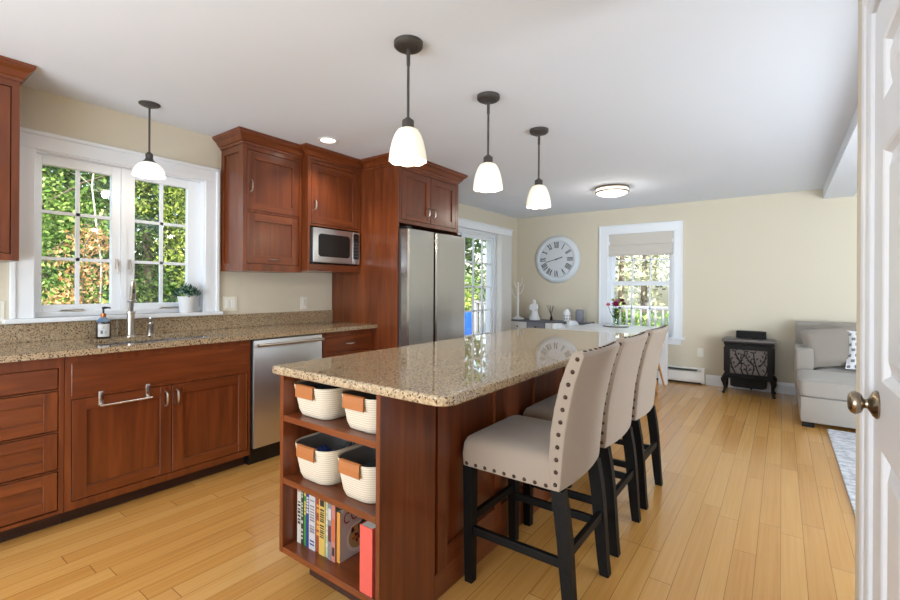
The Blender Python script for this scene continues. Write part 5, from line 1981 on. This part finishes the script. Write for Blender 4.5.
def br(p0, p1, r, leaves=3):
    pts = []
    for k in range(5):
        t = k / 4
        q = Vector(p0).lerp(Vector(p1), t)
        q.x += 0.014 * math.sin(t * PI) * (1 if p1[0] > p0[0] else -1)
        pts.append((q.x, sf + 0.012, q.y))
    tube(bm, [(a, b2, z) for a, b2, z in pts], [r, r * 0.95, r * 0.9, r * 0.8, r * 0.7], 6)
    for k in range(leaves):
        t = 0.35 + 0.6 * k / max(1, leaves - 1)
        q = Vector(p0).lerp(Vector(p1), t)
        for s in (-1, 1):
            d = Vector((p1[0] - p0[0], p1[1] - p0[1])).normalized()
            n = Vector((-d.y, d.x)) * s
            d2 = (d * 0.7 + n * 0.7).normalized()
            b0 = q + n * 0.004
            n2 = Vector((-d2.y, d2.x))
            poly = [b0, b0 + d2 * 0.018 + n2 * 0.008, b0 + d2 * 0.040, b0 + d2 * 0.018 - n2 * 0.008]
            poly = [(min(max(v.x, gx0), gx1), min(max(v.y, gz0), gz1)) for v in poly]
            try:
                prism(bm, poly, 'y', sf + 0.009, sf + 0.016)
            except ValueError:
                pass


gw = gx1 - gx0
for (a0, a1, z0_, z1_, lv) in ((0.16, 0.02, 0.0, 0.60, 3), (0.18, 0.42, 0.30, 0.96, 3), (0.36, 0.33, 0.0, 0.42, 2), (0.34, 0.14, 0.42, 0.95, 3), (0.60, 0.62, 0.0, 0.5, 2), (0.62, 0.44, 0.40, 0.80, 3), (0.80, 0.64, 0.0, 0.92, 3), (0.80, 0.97, 0.35, 0.88, 3), (0.92, 0.98, 0.0, 0.4, 2), (0.5, 0.47, 0.0, 0.35, 2)):
    br((gx0 + gw * a0, gz0 + (gz1 - gz0) * z0_), (gx0 + gw * a1, gz0 + (gz1 - gz0) * z1_), 0.0065, lv)
mesh_obj('branch_lattice', bm, 'iron', c)
bm = B()
for k in range(22):
    xx = s0 + 0.02 + (s1 - s0 - 0.04) * k / 21
    lathe(bm, [(0.0, -0.006), (0.007, -0.004), (0.009, 0.0), (0.0, 0.0)], (xx, sf - 0.004, 0.600), 8, 'y')
box(bm, s0 - 0.008, s1 + 0.008, sf - 0.004, sb, 0.586, 0.616, bev=0.004)
mesh_obj('frieze', bm, 'iron', c)
bm = B()
o_ = rrect(s0 - 0.032, s1 + 0.032, sf - 0.035, sb + 0.01, 0.03)
i_ = rrect(s0 - 0.010, s1 + 0.010, sf - 0.012, sb, 0.03)
loft(bm, [[(x_, y_, 0.617) for x_, y_ in i_], [(x_, y_, 0.636) for x_, y_ in o_], [(x_, y_, 0.650) for x_, y_ in o_], [(x_, y_, 0.660) for x_, y_ in i_]])
mesh_obj('top_plate', bm, 'iron_top', c)
bm = B(); box(bm, -0.455, -0.150, 6.60, 6.70, 0.6605, 0.745, bev=0.005)
for k in range(14):
    xx = -0.445 + 0.0212 * k
    box(bm, xx, xx + 0.008, 6.594, 6.60, 0.672, 0.735)
mesh_obj('vent_hood', bm, 'iron', c)
bm = B(); box(bm, s0 - 0.022, s1 + 0.022, sf - 0.03, sb + 0.005, 0.188, 0.2145, bev=0.008)
mesh_obj('base_plate', bm, 'iron', c)
bm = B(); prism(bm, [(s0 + 0.06, 0.1875), (s1 - 0.06, 0.1875), (s1 - 0.06, 0.10), (s1 - 0.10, 0.085), (s0 + 0.10, 0.085), (s0 + 0.06, 0.10)], 'y', sf + 0.0, sb - 0.06)
mesh_obj('ash_drawer', bm, 'iron', c)
for sx, xx in ((-1, s0 + 0.005), (1, s1 - 0.005)):
    for sy, yy in ((-1, sf - 0.005), (1, sb - 0.025)):
        bm = B()
        rg = []
        for (z, off, w) in ((0.0, 0.010, 0.012), (0.012, 0.014, 0.018), (0.03, 0.006, 0.013), (0.07, -0.002, 0.013), (0.12, 0.006, 0.019), (0.16, 0.012, 0.027), (0.1875, 0.006, 0.032)):
            cx_, cy_ = xx + sx * off, yy + sy * off * 0.6
            rg.append([(cx_ - w, cy_ - w, z), (cx_ + w, cy_ - w, z), (cx_ + w, cy_ + w, z), (cx_ - w, cy_ + w, z)])
        loft(bm, rg)
        mesh_obj('leg', bm, 'iron', c, smooth=True)
bm = B(); tube(bm, [(-0.30, 6.66, 0.185), (-0.30, 6.66, 0.03), (-0.30, 6.76, 0.025)], 0.012, 8)
mesh_obj('gas_pipe', bm, 'iron', c, smooth=True)

# sofa
def cush(bm, x0, x1, y0, y1, z0, z1, r=0.04, crown_=0.02, mi=0):
    def rg(i, z):
        return [(x_, y_, z) for x_, y_ in rrect(x0 + i, x1 - i, y0 + i, y1 - i, r, 5)]
    h = z1 - z0
    loft(bm, [rg(0.02, z0), rg(0.004, z0 + 0.012), rg(0, z0 + h * 0.3), rg(0, z0 + h * 0.6), rg(0.006, z1 - 0.014), rg(0.02, z1 - 0.003), rg(0.06, z1 + crown_ * 0.5), rg(0.14, z1 + crown_)], mi)


c = thing('sofa', 'grey fabric sofa with a chaise end beside the stove', 'sofa', (1.3, 6.1, 0))
X0, X1, CF, SB = 0.118, 2.5, 5.25, 6.72
chx = 0.95
bm = B()
box(bm, X0 + 0.022, chx, CF, 5.955, 0.045, 0.275, bev=0.014)
box(bm, X0 + 0.022, X1, 5.955, SB - 0.1, 0.045, 0.275, bev=0.006)
mesh_obj('base', bm, 'sofa', c, smooth=True)
bm = B(); cush(bm, X0 + 0.006, chx + 0.0, CF - 0.008, 5.95, 0.278, 0.43, 0.05, 0.018)
mesh_obj('chaise_cushion', bm, 'sofa', c, smooth=True)
bm = B(); cush(bm, X0 + 0.16, chx, 5.952, SB - 0.22, 0.278, 0.43, 0.03, 0.012)
mesh_obj('seat_cushion', bm, 'sofa', c, smooth=True)
bm = B(); cush(bm, chx + 0.004, X1 - 0.16, 5.85, SB - 0.22, 0.278, 0.43, 0.05, 0.018)
mesh_obj('seat_cushion', bm, 'sofa', c, smooth=True)
for (a, b2) in ((X0, X0 + 0.15), (X1 - 0.15, X1)):
    bm = B(); box(bm, a, b2, 5.955, SB, 0.20, 0.640, bev=0.022, seg=3)
    mesh_obj('arm', bm, 'sofa', c, smooth=True)
bm = B()
prism(bm, [(6.50, 0.2755), (6.52, 0.70), (6.535, 0.86), (6.57, 0.892), (6.66, 0.896), (6.71, 0.870), (SB, 0.60), (SB, 0.2755)], 'x', X0 + 0.012, X1 - 0.012)
bmesh.ops.bevel(bm, geom=[e for e in bm.edges], offset=0.012, segments=2, affect='EDGES', profile=0.5)
mesh_obj('backrest', bm, 'sofa', c, smooth=True)
for (a, b2) in ((0.285, 1.20), (1.21, 2.34)):
    bm = B()
    prism(bm, [(6.30, 0.45), (6.34, 0.62), (6.39, 0.80), (6.44, 0.845), (6.51, 0.84), (6.51, 0.45)], 'x', a, b2)
    bmesh.ops.bevel(bm, geom=[e for e in bm.edges], offset=0.03, segments=3, affect='EDGES', profile=0.5)
    mesh_obj('back_cushion', bm, 'sofa', c, smooth=True)
for (xx, yy) in ((X0 + 0.08, CF + 0.06), (chx - 0.08, CF + 0.06), (X0 + 0.08, SB - 0.08), (X1 - 0.08, SB - 0.08), (X1 - 0.08, 6.0)):
    bm = B(); box(bm, xx - 0.045, xx + 0.045, yy - 0.045, yy + 0.045, 0.0, 0.045)
    mesh_obj('foot', bm, 'espresso', c)


def pillow(name, mats, label, cx, cy, cz, w, h, t, tilt, turn, pattern=False, roll=0.0):
    o = thing(name, label, 'pillow', (0, 0, 0))
    bm = B()
    n = 14
    g = {}
    for s in (-1, 1):
        for i in range(n + 1):
            for j in range(n + 1):
                u, v = -1 + 2 * i / n, -1 + 2 * j / n
                e = (1 - u ** 4) * (1 - v ** 4)
                pin = 1 - 0.06 * (1 - abs(u)) ** 1 * abs(v) ** 6 - 0.06 * (1 - abs(v)) * abs(u) ** 6
                p = Vector((u * w / 2 * (1 - 0.05 * (1 - v * v)) if False else u * w / 2 * (1 - 0.05 * (1 - v * v) * abs(u) ** 3), s * t / 2 * e ** 0.5, v * h / 2 * (1 - 0.05 * (1 - u * u) * abs(v) ** 3)))
                if e < 1e-6 and (i, j, -1) in g:
                    g[(i, j, s)] = g[(i, j, -1)]
                else:
                    g[(i, j, s)] = bm.verts.new(p)
    for s in (-1, 1):
        for i in range(n):
            for j in range(n):
                q = [g[(i, j, s)], g[(i + 1, j, s)], g[(i + 1, j + 1, s)], g[(i, j + 1, s)]]
                if s > 0:
                    q.reverse()
                f = bm.faces.new(q)
                if pattern and ((i * 2 + j) % 4 == 0):
                    f.material_index = 1
    mesh_obj('cover', bm, mats, o, smooth=True)
    bm = B()
    loop = []
    for k in range(56):
        a = k / 14
        q = int(a); f_ = a - q
        u, v = ((-1 + 2 * f_, -1), (1, -1 + 2 * f_), (1 - 2 * f_, 1), (-1, 1 - 2 * f_))[q]
        loop.append((u * w / 2 * (1 - 0.05 * (1 - v * v) * abs(u) ** 3), 0, v * h / 2 * (1 - 0.05 * (1 - u * u) * abs(v) ** 3)))
    loop.append(loop[0])
    tube(bm, loop, 0.005, 6)
    mesh_obj('piping', bm, mats[0], o, smooth=True)
    o.matrix_world = Matrix.Translation((cx, cy, cz)) @ Matrix.Rotation(turn, 4, 'Z') @ Matrix.Rotation(tilt, 4, 'X') @ Matrix.Rotation(roll, 4, 'Y')
    ORG[o.name] = Vector((cx, cy, cz))
    return o


pillow('throw_pillow', ['cushion'], 'large taupe throw pillow leaning in the sofa corner', 0.420, 6.15, 0.662, 0.47, 0.42, 0.16, rad(-24), rad(6), False, rad(-9))
pillow('throw_pillow', ['white', 'jargrey'], 'white patterned throw pillow beside the taupe one', 0.760, 6.06, 0.650, 0.46, 0.40, 0.13, rad(-24), rad(-8), True)

bm = B(); box(bm, 0.330, 2.9, 2.45, 5.258, 0.0, 0.012, bev=0.004)
single('area_rug', bm, 'rug', 'pale grey area rug in front of the sofa', 'rug', (1.6, 4.0, 0.0))

# ------------------------------------------------------------------ outdoors
bm = B(); box(bm, -40, XW - T - 0.001, -20, 40, -0.75, -0.65); box(bm, XW - T, 30, YB + T + 0.001, 40, -0.75, -0.65)
struct('ground', bm, 'ground', 'lawn behind the house')
bm = B(); box(bm, -6.4, XW - T - 0.002, 4.2, 9.6, -0.41, -0.31); box(bm, XW - T - 0.002, 1.5, YB + T + 0.002, 9.6, -0.41, -0.31)
struct('deck_floor', bm, 'deck', 'weathered deck behind the house')


def railing(p, q, label, dz=0.0):
    p, q = Vector(p), Vector(q)
    c = thing('deck_railing', label, 'railing', ((p + q) / 2).to_tuple())
    d = (q - p).normalized()
    n = Vector((-d.y, d.x, 0))
    L = (q - p).length
    m = (p + q) / 2
    for (z, hw, hz, nm) in ((0.90, 0.045, 0.018, 'top_rail'), (0.06, 0.02, 0.03, 'bottom_rail')):
        bm = B(); obox(bm, (m.x, m.y, z + dz), d * L / 2, n * hw, (0, 0, hz), bev=0.004)
        mesh_obj(nm, bm, 'rail', c)
    k = int(L / 1.6) + 1
    for i in range(k + 1):
        w = p.lerp(q, i / k)
        bm = B(); obox(bm, (w.x, w.y, 0.45 + dz), d * 0.045, n * 0.045, (0, 0, 0.505), bev=0.004)
        mesh_obj('post', bm, 'rail', c)
    kb = int(L / 0.135)
    for i in range(1, kb):
        w = p.lerp(q, i / kb)
        bm = B(); obox(bm, (w.x, w.y, 0.485 + dz), d * 0.018, n * 0.018, (0, 0, 0.395))
        mesh_obj('baluster', bm, 'rail', c)


railing((-6.3, 4.3, -0.06), (-6.3, 9.45, -0.06), 'pale grey deck railing outside the glass patio door', -0.25)
railing((-6.2, 9.5, -0.06), (1.4, 9.5, -0.06), 'pale grey deck railing outside the far window')
c = thing('beach_towel', 'bright blue towel hung over the deck railing outside the patio door', 'towel', (-6.3, 9.19, 0.65))
bm = B()
rg = []
for (x_, z_) in ((-0.085, 0.30), (-0.075, 0.60), (-0.066, 0.90), (-0.05, 0.928), (0.0, 0.936), (0.05, 0.928), (0.066, 0.90), (0.075, 0.60), (0.09, 0.22)):
    rg.append([(-6.3 + x_ + 0.008 * math.sin(k * 1.3), 8.93 + 0.05 * k, z_ - 0.25) for k in range(11)] + [(-6.3 + x_ * 1.12 + 0.008 * math.sin(k * 1.3), 8.93 + 0.05 * k, z_ - 0.25 + 0.010 * (1 if z_ > 0.9 else 0)) for k in range(10, -1, -1)])
loft(bm, rg)
mesh_obj('cloth', bm, 'bluewrap', c, smooth=True)
bm = B()
for s_ in (-1, 1):
    zb = 0.05 if s_ < 0 else -0.03
    for k in range(24):
        yy = 8.94 + 0.0205 * k
        obox(bm, (-6.3 + s_ * 0.089, yy, zb - 0.012), (0.002, 0, 0), (0, 0.003, 0), (0, 0, 0.016))
mesh_obj('fringe', bm, 'bluewrap', c)


def leaf_mesh(name, mat, blobs, n, size, seed, parent, droop=0.0):
    r = np.random.default_rng(seed)
    vs = []
    tot = sum(b[3] for b in blobs)
    for (cx, cy, cz, wt, rx, ry, rz) in blobs:
        m = int(n * wt / tot)
        d = r.normal(size=(m, 3)); d /= np.linalg.norm(d, axis=1)[:, None]
        q = r.uniform(0.25, 1.0, (m, 1)) ** 0.5
        p = np.array([cx, cy, cz]) + d * q * np.array([rx, ry, rz])
        a = r.normal(size=(m, 3)); a[:, 2] -= droop; a /= np.linalg.norm(a, axis=1)[:, None]
        b = np.cross(a, r.normal(size=(m, 3))); b /= np.linalg.norm(b, axis=1)[:, None]
        L = size * r.uniform(0.6, 1.3, (m, 1))
        quad = np.stack([p - a * L, p + b * L * 0.5, p + a * L, p - b * L * 0.5], axis=1)
        vs.append(quad.reshape(-1, 3))
    v = np.concatenate(vs) - np.array(ORG[parent.name])
    v[:, 2] = np.maximum(v[:, 2], 0.05)
    k = len(v) // 4
    me = bpy.data.meshes.new(name)
    me.from_pydata(v.tolist(), [], np.arange(4 * k).reshape(k, 4).tolist())
    me.materials.append(M[mat])
    o = bpy.data.objects.new(name, me)
    COL.objects.link(o)
    o.parent = parent
    ORG[o.name] = ORG[parent.name]
    return o


def tree(label, x, y, h, w, low, mat, n, size, seed, trunk='bark', tr=0.12, name='tree', cat='tree', nb=9):
    r = random.Random(seed)
    c = thing(name, label, cat, (x, y, -0.65), 'trees and shrubs outside the house')
    bm = B()
    pts, rs = [], []
    for k in range(7):
        t = k / 6
        pts.append((x + r.uniform(-.12, .12) * t * 2, y + r.uniform(-.12, .12) * t * 2, -0.65 + h * 0.92 * t)); rs.append(tr * (1 - 0.75 * t))
    tube(bm, pts, rs, 8)
    for k in range(9):
        t = r.uniform(0.35, 0.9)
        b0 = Vector(pts[int(t * 6)]); a = r.uniform(0, 2 * PI)
        tube(bm, [b0, b0 + Vector((math.cos(a) * w * 0.4, math.sin(a) * w * 0.4, w * 0.25)), b0 + Vector((math.cos(a) * w * 0.8, math.sin(a) * w * 0.8, w * 0.4))], [tr * 0.2, tr * 0.13, tr * 0.04], 6)
    mesh_obj('trunk', bm, trunk, c, smooth=True)
    blobs = []
    for k in range(nb):
        zc = r.uniform(low, h - 0.5); a = r.uniform(0, 2 * PI); q = r.uniform(0, 0.6) * w
        s = r.uniform(0.38, 0.62) * w
        blobs.append((x + q * math.cos(a), y + q * math.sin(a), -0.65 + zc, s * s, s, s, s * 0.75))
    leaf_mesh('crown', mat, blobs, n, size, seed, c)


# seen through the kitchen window
tree('broad green tree filling the kitchen window beside the orange one', -10.6, 2.0, 7.0, 2.0, 0.4, 'leaf_green', 17000, 0.045, 21, nb=16)
tree('orange autumn sapling in the kitchen window', -7.6, 2.0, 3.2, 0.50, 0.7, 'leaf_orange', 1900, 0.030, 22, tr=0.022, nb=22)
tree('deep green leafy tree behind the orange sapling', -11.6, 4.2, 7.0, 2.0, 0.4, 'leaf_dark', 15000, 0.055, 23, nb=16)
tree('yellow green tree filling the window pane by the potted plant', -9.8, 4.9, 6.8, 1.9, 1.5, 'leaf_yellow', 15000, 0.045, 24, nb=16)
tree('low dark shrub under the yellow green tree', -8.4, 4.3, 2.1, 1.2, 0.2, 'leaf_dark', 9000, 0.040, 25, tr=0.04, name='shrub', cat='shrub')
tree('slim pale birch between the kitchen window trees', -7.9, 2.22, 7.2, 0.6, 5.0, 'leaf_green', 900, 0.05, 26, trunk='birch', tr=0.017)
tree('dark shrub below the broad green tree', -8.2, 1.2, 1.7, 1.1, 0.2, 'leaf_green', 8000, 0.040, 27, tr=0.04, name='shrub', cat='shrub')
tree('tall dark tree at the back of the kitchen window view', -14.5, 3.0, 10, 3.4, 1.0, 'leaf_dark', 20000, 0.085, 28, nb=20)
tree('tall green tree at the back beyond the potted plant', -14.0, 6.6, 10, 3.4, 1.0, 'leaf_green', 20000, 0.085, 29, nb=20)
tree('massive dark tree far back behind the broad green tree', -19.5, 6.0, 12, 4.6, 0.5, 'leaf_dark', 16000, 0.14, 30, nb=22)
# beyond the patio door
tree('green tree beyond the deck railing at the patio door', -9.5, 12.2, 7.5, 2.2, 0.8, 'leaf_green', 4800, 0.09, 31, nb=12)
tree('dark tree behind the deck railing at the patio door', -11.5, 15.5, 9.0, 3.0, 0.8, 'leaf_dark', 5000, 0.12, 32, nb=14)
tree('yellow green shrub against the deck railing corner', -7.6, 10.8, 2.2, 1.2, 0.2, 'leaf_yellow', 2600, 0.07, 33, tr=0.05, name='shrub', cat='shrub')
# beyond the far window
tree('thin haze-paled tree in the middle of the far window', -3.3, 14.0, 8.0, 1.4, 1.6, 'leaf_hazed', 1500, 0.075, 34, tr=0.11)
tree('thin haze-paled tree at the clock side of the far window', -5.0, 13.0, 8.0, 1.3, 1.2, 'leaf_hazed', 1500, 0.075, 35, tr=0.08)
tree('thin haze-paled tree at the stove side of the far window', -2.0, 13.2, 8.0, 1.3, 1.2, 'leaf_hazed', 1500, 0.075, 36, tr=0.08)
tree('grey green tree far behind the far window', -5.6, 20.0, 10.0, 2.6, 0.6, 'leaf_hazed', 3000, 0.12, 37, tr=0.14, nb=12)
tree('tall grey green tree far back by the stove side of the far window', -2.6, 20.5, 10.0, 2.6, 0.6, 'leaf_green', 2600, 0.12, 38, tr=0.14, nb=12)
tree('low flowering shrub outside below the far window', -3.0, 10.6, 1.9, 0.9, 0.2, 'leaf_green', 1500, 0.06, 39, tr=0.04, name='shrub', cat='shrub')
